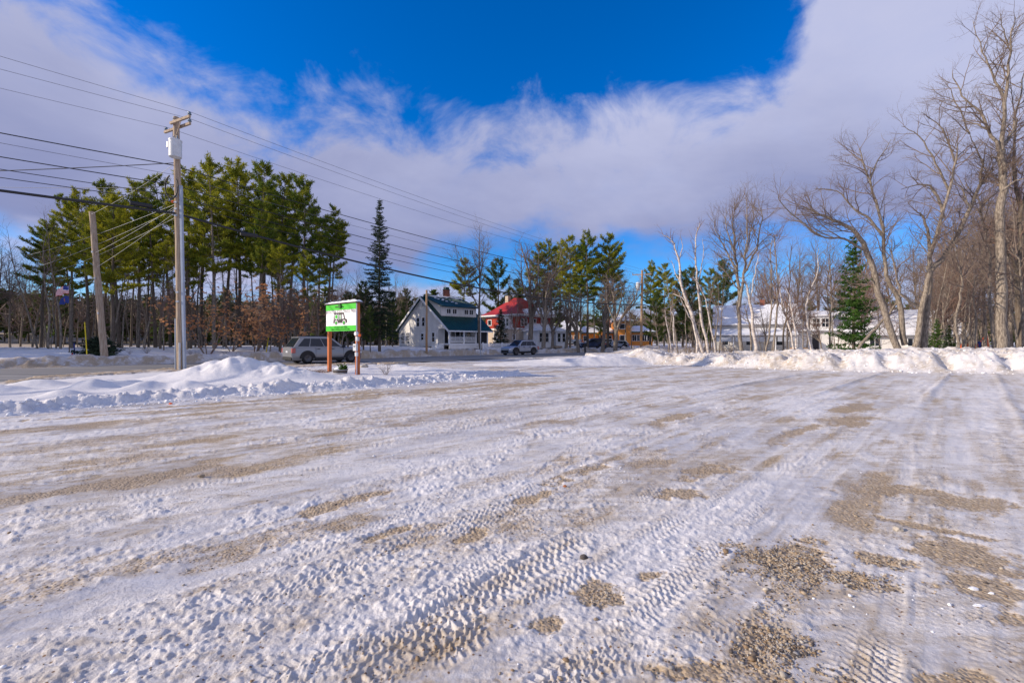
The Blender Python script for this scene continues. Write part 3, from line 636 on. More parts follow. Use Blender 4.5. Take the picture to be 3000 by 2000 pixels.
def walk(rng, p, d, L, n, wob, up):
    pts = [p]; d = d / np.linalg.norm(d)
    for i in range(n):
        d = d + rng.normal(0, wob, 3); d[2] += up; d /= np.linalg.norm(d); p = p + d * (L / n); pts.append(p)
    return np.array(pts), d
def twigs(rng, tb, pts, rad, level, maxl, spec, t0=0.15):
    """side branches along a limb"""
    L = np.linalg.norm(np.diff(pts, axis=0), axis=1).sum(); S = spec[level]
    n = max(1, int(S['per_m'] * L + rng.uniform(0, 1)))
    for q in range(n):
        t = t0 + (1 - t0) * (q + rng.uniform(0, 1)) / n; f = t * (len(pts) - 1); i = min(int(f), len(pts) - 2); w = f - i
        p = pts[i] * (1 - w) + pts[i + 1] * w; r = rad[i] * (1 - w) + rad[i + 1] * w; d = pts[i + 1] - pts[i]
        nd = rotdir(d, R(rng.uniform(*S['ang'])), rng.uniform(0, 6.28))
        l = S['len'] * rng.uniform(.6, 1.25) * (1 - 0.45 * t) * min(1.0, 0.35 + L / S['ref'])
        rr = min(r * .7, S['r'] * rng.uniform(.8, 1.2)); ns = S['seg']
        pp, _ = walk(rng, p, nd, l, ns, S['wob'], S['up']); ra = np.linspace(rr, rr * .35, ns + 1)
        tb.add(pp, ra, S['k'])
        if level + 1 < maxl: twigs(rng, tb, pp, ra, level + 1, maxl, spec, 0.1)
SPEC_BARE = [dict(per_m=1.6, ang=(28, 60), len=3.6, ref=9, r=.045, seg=6, wob=.10, up=.07, k=5),
             dict(per_m=2.3, ang=(25, 60), len=1.7, ref=3, r=.020, seg=4, wob=.13, up=.05, k=3),
             dict(per_m=3.8, ang=(25, 60), len=.85, ref=1.6, r=.011, seg=3, wob=.16, up=.04, k=3),
             dict(per_m=4.0, ang=(25, 60), len=.36, ref=.8, r=.0075, seg=2, wob=.1, up=.03, k=3)]
def spec(**kw):
    s = [dict(q) for q in SPEC_BARE]
    for k, v in kw.items():
        key, lv = k.rsplit('_', 1); s[int(lv)][key] = v
    return s
def bare_tree(name, seed, h=14, r=.16, lean=0.03, forks=0, crown0=.3, sp=None, bark='bark_grey', twig='twig', maxl=3, stems=None, sides=8, wob=.035):
    """single- or several-stemmed leafless tree: trunk mesh and crown mesh under one Empty; local origin at its base"""
    rng = np.random.default_rng(seed); root = empty(name); tb = Tubes(); tw = Tubes(); sp = sp or SPEC_BARE
    if stems is None:
        stems = []
        p, _ = walk(rng, np.zeros(3), np.array([lean, rng.normal(0, .02), 1.0]), h, 12, wob, .03)
        stems.append((p, r * (1 - np.linspace(0, 1, 13) ** 1.1 * .93), crown0))
        for f in range(forks):
            i = rng.integers(3, 8); nd = rotdir(p[i + 1] - p[i], R(rng.uniform(18, 34)), rng.uniform(0, 6.28))
            l = h * (1 - i / 12) * rng.uniform(.7, .95); q, _ = walk(rng, p[i], nd, l, 8, wob * 1.6, .06)
            r0 = stems[0][1][i] * .75; stems.append((q, r0 * (1 - np.linspace(0, 1, 9) * .9), .15))
    for pts, rad, c0 in stems:
        pts = np.asarray(pts, float); rad = np.asarray(rad, float); tb.add(pts, rad, sides); twigs(rng, tw, pts, rad, 0, maxl, sp, c0)
    link_mesh('trunk', tb.mesh('trunk'), bark, root); link_mesh('crown', tw.mesh('crown', False), twig, root)
    root['h0'] = float(max(s[0][:, 2].max() if isinstance(s[0], np.ndarray) else max(p[2] for p in s[0]) for s in stems))
    return root
def smooth_stem(P, r0, r1, rng, sub=3, jit=.05):
    """resample a few guide points into a gently irregular limb"""
    P = np.array(P, float); out = []
    n = len(P)
    for i in range(n - 1):
        a, b, c, d = P[max(i - 1, 0)], P[i], P[i + 1], P[min(i + 2, n - 1)]
        for k in range(sub):
            t = k / sub; out.append(.5 * ((2 * b) + (-a + c) * t + (2 * a - 5 * b + 4 * c - d) * t * t + (-a + 3 * b - 3 * c + d) * t ** 3))
    out.append(P[-1]); out = np.array(out); out[1:-1] += rng.normal(0, jit, (len(out) - 2, 3)) * np.array([1, 1, .3])
    return out, np.linspace(r0, r1, len(out))
def leaf_fan(rng, tips, n_per, ln, wd, up=0.6, flat=0.5):
    """clusters of long thin needles sprays at given points (m,3); returns V,F of triangles"""
    m = len(tips); N_ = m * n_per; a = rng.uniform(0, 2 * math.pi, N_); e = rng.normal(up, .55, N_) * flat + (1 - flat) * 0.25
    d = np.stack([np.cos(a) * np.cos(e), np.sin(a) * np.cos(e), np.sin(e)], 1); l = ln * rng.uniform(.6, 1.3, N_)[:, None]
    s = np.cross(d, rng.normal(0, 1, (N_, 3))); s /= np.linalg.norm(s, axis=1)[:, None] + 1e-9
    c = np.repeat(tips, n_per, 0) + rng.normal(0, ln * .22, (N_, 3)); w = wd * rng.uniform(.7, 1.3, N_)[:, None]
    V = np.stack([c + s * w * .35, c + d * l * .55 + s * w * .5, c + d * l, c + d * l * .55 - s * w * .5, c - s * w * .35], 1).reshape(-1, 3)
    b = np.arange(N_)[:, None] * 5; F = np.concatenate([b + np.array([[0, 1, 3]]), b + np.array([[0, 3, 4]]), b + np.array([[1, 2, 3]])], 0)
    return V, F
def pine_tree(name, seed, h=22, r=.26, c0=.45, width=4.2, bark='bark_dark', leaf='pine', top=.25, dead=True, dens=1.0, lean=0.0, stretch=1.0):
    rng = np.random.default_rng(seed); root = empty(name); tb = Tubes(); br = Tubes(); tips = []
    p, _ = walk(rng, np.zeros(3), np.array([lean, 0, 1.0]), h, 14, .018, .03); rad = r * (1 - np.linspace(0, 1, 15) ** 1.2 * .95); tb.add(p, rad, 8)
    def on(t):
        f = t * 14; i = min(int(f), 13); return p[i] + (p[i + 1] - p[i]) * (f - i)
    z = c0
    while z < .985:
        rel = (z - c0) / (1 - c0); prof = (0.55 + .45 * math.sin(min(1, rel / .45) * math.pi / 2)) * (1 - rel) ** .62 * width + .35
        nb = rng.integers(3, 6)
        a0 = rng.uniform(0, 6.28)
        for b in range(nb):
            if rng.uniform() < .12: continue
            a = a0 + b * 6.28 / nb + rng.normal(0, .35); L = prof * rng.uniform(.55, 1.2); el_ = R(rng.uniform(2, 22) + 38 * rel ** 2)
            d = np.array([math.cos(a) * math.cos(el_), math.sin(a) * math.cos(el_), math.sin(el_)])
            q, _ = walk(rng, on(z + rng.uniform(-.01, .01)), d, L, 5, .10, .06); br.add(q, np.linspace(.05 * (1 - rel * .6), .012, 6), 4)
            nt_ = int(max(3, L * 4.6 * dens))
            for k in range(nt_):
                t = .28 + .72 * (k + rng.uniform()) / nt_; f = t * 5; i = min(int(f), 4); b0 = q[i] + (q[i + 1] - q[i]) * (f - i)
                side = np.cross(d, [0, 0, 1]); sgn = rng.choice([-1, 1]); l2 = (1 - t * .55) * L * .42 * rng.uniform(.2, 1)
                e_ = b0 + (side * sgn * .8 + d * .6) * l2 + np.array([0, 0, .16 * l2 + .05])
                if l2 > .5: br.add(np.array([b0, (b0 + e_) / 2 + [0, 0, .02], e_]), np.array([.018, .012, .008]), 3)
                n3 = max(1, int(l2 / .30))
                for j in range(n3 + 1): tips.append(b0 + (e_ - b0) * (j + .4) / (n3 + .6))
        z += rng.uniform(.55, 1.0) / h * 1.05
    if dead:
        for k in range(int(h * 1.2)):
            z_ = rng.uniform(.12, c0 + .05); a = rng.uniform(0, 6.28); d = np.array([math.cos(a), math.sin(a), rng.uniform(-.1, .25)])
            q, _ = walk(rng, on(z_), d, rng.uniform(.5, 2.6), 4, .13, .01); br.add(q, np.linspace(.022, .007, 5), 3)
            if rng.uniform() < .6: br.add(walk(rng, q[2], rotdir(d, R(40), rng.uniform(0, 6)), rng.uniform(.3, 1.0), 2, .1, .0)[0], np.array([.010, .007, .005]), 3)
    tips = np.array(tips); V, F = leaf_fan(rng, tips, 8, .40, .075, up=.7, flat=.9)
    link_mesh('trunk', tb.mesh('trunk'), bark, root); link_mesh('branches', br.mesh('branches', False), 'bark_dark', root)
    link_mesh('foliage', mesh_np('foliage', V, F), leaf, root); root['h0'] = float(h); return root
def spruce_tree(name, seed, h=20, r=.2, width=2.0, c0=.1, droop=-.25, leaf='spruce', dens=1.0, gap=.28, snow=False, bark='bark_dark', pw=1.0):
    rng = np.random.default_rng(seed); root = empty(name); tb = Tubes(); br = Tubes(); tips = []
    p = np.stack([np.cumsum(rng.normal(0, .012, 15)), np.cumsum(rng.normal(0, .012, 15)), np.linspace(0, h, 15)], 1); p[0, :2] = 0; tb.add(p, r * (1 - np.linspace(0, 1, 15) * .95), 8)
    z = c0 * h; 
    while z < h * .99:
        rel = (z / h - c0) / (1 - c0); L0 = width * (1 - rel) ** pw + .12; nb = rng.integers(4, 7); a0 = rng.uniform(0, 6.28)
        for b in range(nb):
            if rng.uniform() < .15: continue
            a = a0 + b * 6.28 / nb + rng.normal(0, .25); L = L0 * rng.uniform(.6, 1.15); dz = droop * (1 - rel) + .35 * rel
            d = np.array([math.cos(a), math.sin(a), dz]); f = z / h * 14; i = min(int(f), 13); b0 = p[i] + (p[i + 1] - p[i]) * (f - i)
            q, _ = walk(rng, b0, d, L, 4, .05, .05); br.add(q, np.linspace(.028, .007, 5), 3); m = int(max(3, L * 9 * dens))
            for k in range(m):
                t = .15 + .85 * (k + rng.uniform()) / m; f2 = t * 4; i2 = min(int(f2), 3); c = q[i2] + (q[i2 + 1] - q[i2]) * (f2 - i2)
                w = rng.uniform(-1, 1) * (1 - t * .5) * L * .24; tips.append(c + np.array([-math.sin(a) * w, math.cos(a) * w, rng.uniform(-.12, .02)]))
        z += gap * rng.uniform(.7, 1.3)
    tips = np.array(tips); V, F = leaf_fan(rng, tips, 7, .22, .055, up=-.1, flat=.8)
    link_mesh('trunk', tb.mesh('trunk'), bark, root); link_mesh('branches', br.mesh('branches', False), 'bark_dark', root)
    link_mesh('foliage', mesh_np('foliage', V, F), leaf, root)
    if snow:
        k = rng.uniform(0, 1, len(tips)) < .22; tp = tips[k] + [0, 0, .06]; V, F = leaf_fan(rng, tp, 3, .20, .11, up=.1, flat=.3); tag(link_mesh('snow_cover', mesh_np('snow_cover', V, F), 'snow', root), kind='stuff')
    root['h0'] = float(h); return root
def shrub(name, seed, h=2.5, n=14, leaves=0, lm='beech_leaf', bark='twig', spread=.5, sp=None):
    rng = np.random.default_rng(seed); root = empty(name); tb = Tubes(); tips = []
    S = [dict(per_m=3.5, ang=(25, 60), len=h * .42, ref=h, r=.010, seg=3, wob=.12, up=.06, k=3), dict(per_m=4, ang=(25, 55), len=h * .2, ref=1, r=.006, seg=2, wob=.1, up=.04, k=3)]
    for i in range(n):
        a = rng.uniform(0, 6.28); d = np.array([math.cos(a) * spread, math.sin(a) * spread, 1.0]); pts, _ = walk(rng, np.array([math.cos(a), math.sin(a), 0]) * .06 * h * rng.uniform(0, 1), d, h * rng.uniform(.6, 1.05), 6, .07, .02)
        ra = np.linspace(.012 * h ** .7, .004, 7); tb.add(pts, ra, 4); twigs(rng, tb, pts, ra, 0, 2, S, .2)
    link_mesh('stems', tb.mesh('stems', False), bark, root)
    if leaves:
        allv = np.concatenate(tb.V); allv = allv[allv[:, 2] > h * .12]; tp = allv[rng.integers(0, len(allv), leaves)]
        V, F = leaf_fan(rng, tp, 3, .10, .085, up=-.5, flat=.9); link_mesh('leaves', mesh_np('leaves', V, F), lm, root)
    root['h0'] = float(h); return root
rnd = random.Random(11)
def plant(proto, px, D, top=None, h=None, label=None, cat='tree', group=None, z=None, rz=None, first=[set()], wide=1.0, tilt=0.0):
    """put a copy (or the prototype itself the first time) on the ground at a bearing and distance, scaled to its height"""
    x = at(px, D); zz = H(x, D) - .05 if z is None else z
    hh = h if h else (1000 - top) / F0 * D + 1.6 - zz
    s = hh / proto['h0']; rz = rnd.uniform(0, 6.28) if rz is None else rz
    if proto.name not in first[0]:
        first[0].add(proto.name); o = proto; o.location = (x, D, zz); o.rotation_euler = (0, tilt, rz); o.scale = (s * wide, s * wide, s); tag(o, label, cat, group); return o
    return dup(proto, (x, D, zz), scale=(s * wide, s * wide, s), label=label, cat=cat, group=group, rot=(0, tilt, rz))

# prototypes -------------------------------------------------------
PINES = [pine_tree('pine_tree', 101, 23, .25, .44, 4.8), pine_tree('pine_tree', 102, 22, .22, .50, 4.3), pine_tree('pine_tree', 103, 24, .25, .40, 5.2, bark='bark_grey'), pine_tree('pine_tree', 104, 20, .20, .54, 3.8)]
PINEN = [pine_tree('pine_tree', 111, 19, .22, .46, 3.9), pine_tree('pine_tree', 112, 20, .22, .44, 4.2, bark='bark_grey'), pine_tree('pine_tree', 113, 19, .24, .38, 4.6)]
BIGW = pine_tree('pine_tree', 105, 21, .3, .38, 6.5, dens=1.0)
PDARK = pine_tree('pine_tree', 106, 14, .22, .22, 4.2, leaf='pine_dark', dead=False)
B_OVAL = bare_tree('bare_tree', 201, 15, .15, forks=3, crown0=.28)
B_THIN = [bare_tree('bare_tree', 202, 13, .09, forks=0, crown0=.35, sp=spec(len_0=1.9, per_m_0=1.1), sides=6), bare_tree('bare_tree', 203, 12, .08, forks=1, crown0=.4, sp=spec(len_0=1.7, per_m_0=1.1), sides=6, wob=.05)]
B_TALL = bare_tree('bare_tree', 204, 18, .17, forks=4, crown0=.3, sp=spec(up_0=.12, len_0=3.2), bark='bark_dark')
B_BUSHY = bare_tree('bare_tree', 205, 12, .12, forks=4, crown0=.2, sp=spec(per_m_0=1.7, len_0=3.2), twig='twig_red')
B_FINE = bare_tree('bare_tree', 206, 15, .14, forks=3, crown0=.12, sp=spec(per_m_0=1.9, len_0=3.3, ang_0=(45, 80), up_0=.02), twig='twig')
B_GNARL = bare_tree('bare_tree', 207, 13, .34, forks=5, crown0=.25, sp=spec(len_0=2.8, wob_0=.2), bark='bark_grey', wob=.06)
SHR = shrub('shrub', 301, 2.2, 12); BEECH = [shrub('beech_sapling', 302, 4.2, 5, 380, spread=.42), shrub('beech_sapling', 303, 3.6, 5, 330, spread=.5)]

# ---- pine wood on the left, beyond the road
gw = 'pine trees of the wood on the left'
for q in PINES + PINEN: q['wd'] = 1
L1 = 'tall white pine in the dense wood beyond the road, left of the sign'
for i, (px, D, top, p) in enumerate([(120, 52, 640, 0), (210, 50, 590, 2), (262, 47, 560, 0), (350, 50, 535, 1), (405, 55, 530, 2), (455, 52, 545, 3), (545, 50, 500, 0), (500, 57, 520, 1), (628, 47, 466, 2), (590, 56, 490, 3),
                       (700, 54, 480, 0), (760, 50, 472, 2), (815, 55, 490, 1), (850, 60, 520, 3), (930, 66, 640, 1), (960, 60, 600, 3), (660, 62, 480, 1), (300, 60, 580, 1), (780, 64, 520, 0), (170, 62, 680, 3)]):
    plant(PINES[p], px, D, top, label=L1, cat='pine tree', group=gw)
plant(BIGW, 330, 43, 590, label='broad leaning pine with sweeping low boughs behind the stub utility pole', cat='pine tree', rz=2.6, tilt=R(-6))
o = plant(PINES[1], 893, 50, 512, label='slender pine with open top at the right end of the left wood', cat='pine tree', wide=.9)
plant(PINES[3], 968, 56, 640, label='short pine at the right edge of the left wood beside the tall spruce', cat='pine tree')
for i, (px, D, top) in enumerate([(560, 46, 700), (470, 45, 690), (820, 45, 700), (905, 44, 730)]):
    plant(PINES[3], px, D, top, label='small understory pine at the front of the left wood', cat='pine tree', group='small front pines of the left wood')
gt = 'slim leafless trees in the left wood'
for i in range(56):
    px = rnd.uniform(110, 1010); D = rnd.uniform(43, 66)
    plant(B_THIN[i % 2], px, D, h=rnd.uniform(8, 14), label='slim leafless tree among the pines of the left wood', group=gt, tilt=rnd.gauss(0, .07), wide=rnd.uniform(.9, 1.4))
for i in range(13):
    px = rnd.uniform(120, 960); D = rnd.uniform(46, 68)
    plant(PINES[(1, 3)[i % 2]], px, D, top=rnd.uniform(560, 650) if 150 < px < 900 else rnd.uniform(650, 720), label='shaded pine deep inside the left wood', cat='pine tree', group='inner pines of the left wood', wide=.72)
for px, D, top, p in ((30, 52, 735, B_OVAL), (95, 56, 745, B_BUSHY), (-20, 50, 700, B_OVAL), (150, 47, 800, B_THIN[0]), (60, 62, 760, B_OVAL)):
    plant(p, px, D, top, label='leafless tree left of the pine wood at the frame edge', group='leafless trees left of the pine wood')
for i, px in enumerate((605, 680, 745, 858)):
    plant(BEECH[i % 2], px, rnd.uniform(39, 44), h=rnd.uniform(4.2, 6.2), label='young beech with rust coloured leaves at the edge of the left wood', cat='sapling', group='rusty beech saplings by the left wood', wide=1.3)
for px in (480, 520, 790, 880, 930, 975, 1000, 1020):
    plant(B_BUSHY, px, rnd.uniform(41, 46), h=rnd.uniform(5, 8), label='low bushy leafless tree at the edge of the left wood', group='low leafless trees of the left wood edge')
for px, h in ((430, .8), (560, .7), (600, .6), (660, .6), (700, .6), (250, .7), (380, .5)):
    plant(SHR, px, rnd.uniform(36, 40), h=h, label='small bare shrub poking out of the snow before the left wood', cat='shrub', group='small shrubs in the far snow')
PR = spruce_tree('evergreen_bush', 330, 1.6, .05, 1.5, .02, .1, 'spruce', 1.4, .10, pw=.6); plant(PR, 290, 35, h=1.35, label='low dark spreading evergreen bush behind the stub utility pole', cat='bush', wide=1.15)

# ---- tall spruce and neighbours
SPR = spruce_tree('spruce_tree', 401, 22, .22, 3.0, .12, -.35, 'spruce', 1.3, .36, pw=.75)
plant(SPR, 1112, 48, 580, label='tall narrow dark spruce standing alone between sign and green-roofed house', cat='spruce tree')
for px, D, top, p in ((1065, 50, 830, PDARK), (1150, 60, 860, PDARK), (1020, 44, 860, PDARK), (1085, 43, 900, PDARK), (1190, 75, 850, PDARK)):
    plant(p, px, D, top, label='rounded dark pine near the foot of the tall spruce', cat='pine tree', group='low pines round the tall spruce', wide=.8)
for px, D, top in ((1060, 62, 790), (1170, 74, 810), (1130, 70, 820), (1215, 85, 850)):
    plant(B_OVAL, px, D, top, label='grey leafless tree behind the tall spruce', group='leafless trees behind the tall spruce')

# ---- trees round the houses
plant(B_TALL, 1408, 60, 655, label='tall leafless tree with dark trunk right of the green-roofed house', cat='tree', wide=1.15)
plant(PINEN[2], 1355, 78, 760, label='pine behind the chimney of the green-roofed house', cat='pine tree', wide=1.1)
plant(PDARK, 1460, 82, 765, label='dull green pine between the green roof and the red roof', cat='pine tree')
plant(B_OVAL, 1300, 80, 850, label='faint leafless tree behind the ridge of the green-roofed house')
SNS = spruce_tree('spruce_tree', 402, 6, .12, 1.7, .03, -.2, 'spruce', 1.2, .22, snow=True)
plant(SNS, 1466, 66, 905, label='small snow-dusted spruce in front of the red-roofed house', cat='spruce tree')
plant(B_GNARL, 1552, 66, 705, label='stout gnarled leafless tree in front of the red-roofed house', wide=1.0)
gp = 'pines in a row before the orange building'
for px, D, top, p in ((1575, 80, 716, 2), (1615, 78, 708, 0), (1670, 74, 694, 1), (1722, 72, 682, 0), (1780, 74, 690, 2), (1700, 86, 720, 1), (1640, 88, 715, 0), (1800, 84, 730, 0)):
    plant(PINEN[p], px, D, top, label='tall bare-stemmed pine in the row before the orange building', cat='pine tree', group=gp)
for px, D, top in ((1618, 66, 870), (1658, 66, 850), (1695, 64, 850), (1802, 60, 800), (1765, 66, 820)):
    plant(B_GNARL, px, D, top, label='spreading leafless roadside tree before the orange building', group='roadside leafless trees before the orange building', wide=1.1)
for px, D, top in ((1835, 80, 800), (1740, 90, 800), (1590, 84, 820), (1500, 90, 800), (1850, 72, 880)):
    plant(B_OVAL, px, D, top, label='leafless tree behind the houses in the middle', group='leafless trees behind the middle houses')
for px, D, top, p in ((1905, 66, 770, PINEN[0]), (1945, 64, 775, PINEN[1]), (1925, 62, 860, PDARK), (2030, 66, 790, PDARK), (2115, 74, 770, PDARK), (2000, 70, 800, PDARK), (2080, 80, 790, PINEN[2])):
    plant(p, px, D, top, label='evergreen in the cluster behind the white birches', cat='pine tree', group='evergreens behind the white birches')

plant(B_GNARL, 1592, 63, 790, label='spreading bare tree screening the front room of the red-roofed house', wide=1.1); plant(B_BUSHY, 1500, 64, 850, label='bushy bare tree before the corner of the red-roofed house')
for i, px in enumerate((2245, 2305, 2350, 2410, 2455, 2530, 2580, 2625)):
    plant((B_FINE, B_BUSHY)[i % 2], px, 38 + (i * 5) % 12, h=4.6 + (i * 3) % 4 * .7, label='low twiggy tree veiling the white house', group='twiggy trees veiling the white house', wide=1.25)
# ---- explicit, hand-drawn leafless trees behind the ploughed bank
def drawn_tree(name, D, stems, label, bark='bark_grey', twig='twig', sp=None, seed=1, maxl=3, cat='tree', c0=.35, jit=.04, deep=.10, sides=9):
    rng = np.random.default_rng(seed); px0 = stems[0][0][0][0]; x0 = at(px0, D); z0 = H(x0, D) - .05
    S = []
    for pts, r0, r1, *rest in stems:
        dy = rng.normal(0, deep) ; n = len(pts)
        P = []
        for i, (px, py) in enumerate(pts):
            d = D + dy * 10 * (i / n) ** 1; P.append((at(px, d) - x0, d - D, (1000 - py) / F0 * d + 1.6 - z0))
        if pts[0][1] > 1000: P[0] = (P[0][0], P[0][1], -.1 if P[0][2] < 1 else P[0][2])
        q, r = smooth_stem(P, r0, r1, rng, 4, jit); S.append((q, r, rest[0] if rest else c0))
    root = bare_tree(name, seed, stems=S, sp=sp, bark=bark, twig=twig, maxl=maxl, sides=sides)
    root.location = (x0, D, z0); tag(root, label, cat); return root
BSP = spec(len_0=1.5, per_m_0=1.5, ang_0=(25, 50), len_1=.9, per_m_1=2.6, r_0=.022, r_1=.012, r_2=.007)
drawn_tree('birch_tree', 36, [([(2064, 1034), (2025, 918), (2001, 855), (1990, 778), (1980, 729), (1969, 704), (1941, 687)], .13, .02, .5), ([(2001, 855), (1980, 800), (1966, 762)], .05, .012, .2),
     ([(1990, 760), (2000, 720), (1992, 690)], .04, .012, .1)], 'white birch bending left, leftmost tall one behind the bank', 'birch', 'twig_red', BSP, 11)
drawn_tree('birch_tree', 36.5, [([(2078, 1034), (2053, 918), (2043, 830), (2038, 760), (2039, 690), (2050, 655)], .12, .02, .5), ([(2043, 820), (2060, 760), (2058, 700)], .05, .01, .2)], 'white birch with bushy reddish top beside the bending birch', 'birch', 'twig_red', BSP, 12)
drawn_tree('birch_tree', 35.5, [([(2050, 1034), (2029, 943), (2004, 880), (1969, 859)], .09, .02, .5), ([(2029, 943), (2006, 900), (1985, 850)], .05, .01)], 'short white birch with a broken leaning top', 'birch', 'twig_red', BSP, 13)
drawn_tree('birch_tree', 35.0, [([(1983, 1034), (1969, 936), (1966, 900)], .06, .02, .6)], 'thin birch stub behind the left end of the ploughed bank', 'birch', 'twig', BSP, 14, maxl=2)
drawn_tree('birch_tree', 35.2, [([(1974, 1032), (1955, 964), (1948, 908)], .06, .02, .6)], 'thin birch pole nearest the utility pole with transformer', 'birch', 'twig', BSP, 15, maxl=2)
drawn_tree('birch_tree', 34, [([(2100, 1034), (2078, 940), (2060, 860), (2030, 810)], .07, .02, .4)], 'slim leaning birch just right of the tall birch pair', 'birch', 'twig_red', BSP, 16)
drawn_tree('bare_tree', 34, [([(2173, 1041), (2166, 900), (2159, 795), (2152, 725), (2148, 655), (2155, 600)], .15, .02, .35), ([(2166, 900), (2180, 800), (2187, 700), (2187, 585)], .11, .02, .2), ([(2159, 795), (2130, 740), (2105, 690), (2090, 640)], .08, .015, .1),
     ([(2180, 800), (2215, 730), (2232, 640), (2225, 590)], .08, .015, .1), ([(2155, 740), (2130, 680), (2125, 610)], .06, .015, .1), ([(2186, 740), (2205, 660), (2208, 600)], .05, .015, .1), ([(2166, 850), (2120, 790), (2085, 760)], .05, .01, .1), ([(2185, 760), (2240, 700), (2270, 680)], .05, .01, .1)],
     'tall vase-shaped leafless tree behind the bank before the white house', 'bark_grey', 'twig', spec(len_0=2.6, up_0=.12, per_m_0=2.2, r_0=.028, r_1=.014), 17, maxl=4)
drawn_tree('birch_tree', 33, [([(2218, 1038), (2208, 964), (2197, 883), (2187, 838), (2173, 815)], .14, .03, .5), ([(2197, 883), (2215, 800), (2222, 740)], .06, .015, .2)], 'thick white birch trunk before the left wall of the white house', 'birch', 'twig_red', BSP, 18)
for i, (pts, bk, lab) in enumerate([([(2240, 1036), (2255, 960), (2262, 860), (2258, 760), (2262, 700)], 'bark_grey', 'slim leafless tree crossing the snowy roof left of the dormer'), ([(2262, 1036), (2272, 950), (2278, 830), (2268, 700), (2272, 690)], 'bark_grey', 'straight pale tree just left of the dormer window'),
      ([(2330, 1030), (2310, 950), (2290, 880), (2280, 800)], 'birch', 'pale curved sapling rising past the dormer wall'), ([(2340, 1030), (2330, 960), (2318, 900), (2300, 840)], 'birch', 'thin pale sapling touching the dormer corner'),
      ([(2385, 1024), (2367, 964), (2364, 894), (2376, 848), (2392, 803), (2399, 730)], 'birch', 'kinked white birch in front of the dormer window'), ([(2425, 1024), (2432, 940), (2425, 860), (2432, 770)], 'bark_grey', 'brown leafless tree right of the dormer'),
      ([(2200, 1036), (2196, 950), (2180, 900)], 'bark_grey', 'short grey tree before the porch of the white house'), ([(2290, 1034), (2300, 960), (2312, 850), (2318, 720)], 'bark_dark', 'dark slim tree between porch and dormer of the white house')]):
    drawn_tree('birch_tree' if bk == 'birch' else 'bare_tree', 31 + (i % 3), [(pts, .075 if i != 4 else .10, .02, .35)], lab, bk, 'twig_red' if i % 2 else 'twig', spec(len_0=1.7, per_m_0=1.4, up_0=.10), 30 + i)
# big maples
MS = spec(len_0=2.9, per_m_0=1.7, r_0=.032, wob_0=.14, up_0=.05, len_1=1.5, per_m_1=2.6, r_1=.016, len_2=.75, per_m_2=4.4, r_2=.012, len_3=.42, per_m_3=4.4, r_3=.0095)
drawn_tree('maple_tree', 29, [([(2640, 1030), (2588, 897), (2539, 736), (2497, 673), (2441, 645), (2392, 624), (2350, 603)], .21, .03, .45), ([(2651, 1010), (2630, 876), (2595, 806), (2585, 666), (2546, 533), (2518, 435)], .17, .025, .45),
     ([(2539, 736), (2470, 700), (2400, 690), (2300, 610), (2280, 575)], .08, .015, .1), ([(2585, 690), (2545, 640), (2500, 610), (2450, 560), (2385, 553)], .09, .015, .1), ([(2546, 533), (2570, 470), (2610, 410)], .06, .012, .1), ([(2600, 900), (2560, 830), (2510, 800)], .07, .012, .1)],
     'big leafless maple whose long limbs arch out to the left', 'bark_grey', 'twig', MS, 21, maxl=4)
drawn_tree('maple_tree', 28.5, [([(2668, 1028), (2700, 911), (2722, 800), (2729, 743), (2764, 617), (2799, 491), (2806, 420)], .18, .03, .45), ([(2700, 1028), (2722, 827), (2771, 743), (2841, 617), (2869, 547), (2911, 498)], .20, .05, .4),
     ([(2869, 547), (2876, 477), (2841, 393)], .09, .015, .2), ([(2722, 760), (2715, 673), (2694, 624)], .10, .05, .7), ([(2764, 640), (2740, 560), (2700, 540), (2640, 555)], .09, .015, .1), ([(2780, 560), (2740, 480), (2690, 400), (2640, 370)], .07, .012, .1),
     ([(2800, 480), (2760, 380), (2700, 330)], .06, .012, .1), ([(2690, 900), (2640, 860), (2620, 780), (2610, 700)], .10, .015, .3), ([(2841, 617), (2820, 560), (2790, 520)], .06, .012, .1), ([(2841, 393), (2800, 300), (2770, 240)], .05, .012, .0)],
     'big many-stemmed leafless maple with one snapped pale limb', 'bark_grey', 'twig', MS, 22, maxl=4)
drawn_tree('aspen_tree', 27, [([(2935, 1030), (2932, 900), (2932, 700), (2935, 560), (2935, 440)], .27, .17, .75), ([(2935, 440), (2945, 300), (2960, 150), (2975, 50)], .12, .015, .05), ([(2935, 450), (2895, 380), (2870, 330), (2820, 280), (2790, 215)], .10, .02, .1),
     ([(2937, 430), (2968, 380), (2985, 300), (3010, 180)], .09, .02, .1), ([(2895, 380), (2850, 360), (2790, 350)], .06, .012, .1), ([(2945, 300), (2910, 220), (2880, 150), (2850, 60)], .07, .012, .1), ([(2960, 150), (2940, 90), (2930, 40)], .04, .01, .1), ([(2934, 560), (2975, 530), (3020, 520)], .07, .01, .2)],
     'very tall straight aspen with whitish upper trunk near the right edge', 'bark_grey', 'twig', spec(len_0=2.8, per_m_0=2.3, r_0=.03, up_0=.03, len_1=1.4, per_m_1=2.8, r_1=.016, len_2=.65, per_m_2=4.4, r_2=.012, len_3=.4, per_m_3=4.2, r_3=.0095), 23, maxl=4)
drawn_tree('bare_tree', 28, [([(3000, 1030), (2985, 850), (2990, 650), (2970, 480), (2980, 350)], .20, .04, .3), ([(2990, 650), (3020, 500), (3060, 300)], .12, .03, .2), ([(2985, 800), (2940, 720), (2900, 700)], .09, .02, .3)], 'dark-limbed leafless tree at the right frame edge behind the aspen', 'bark_dark', 'twig_red', MS, 24)
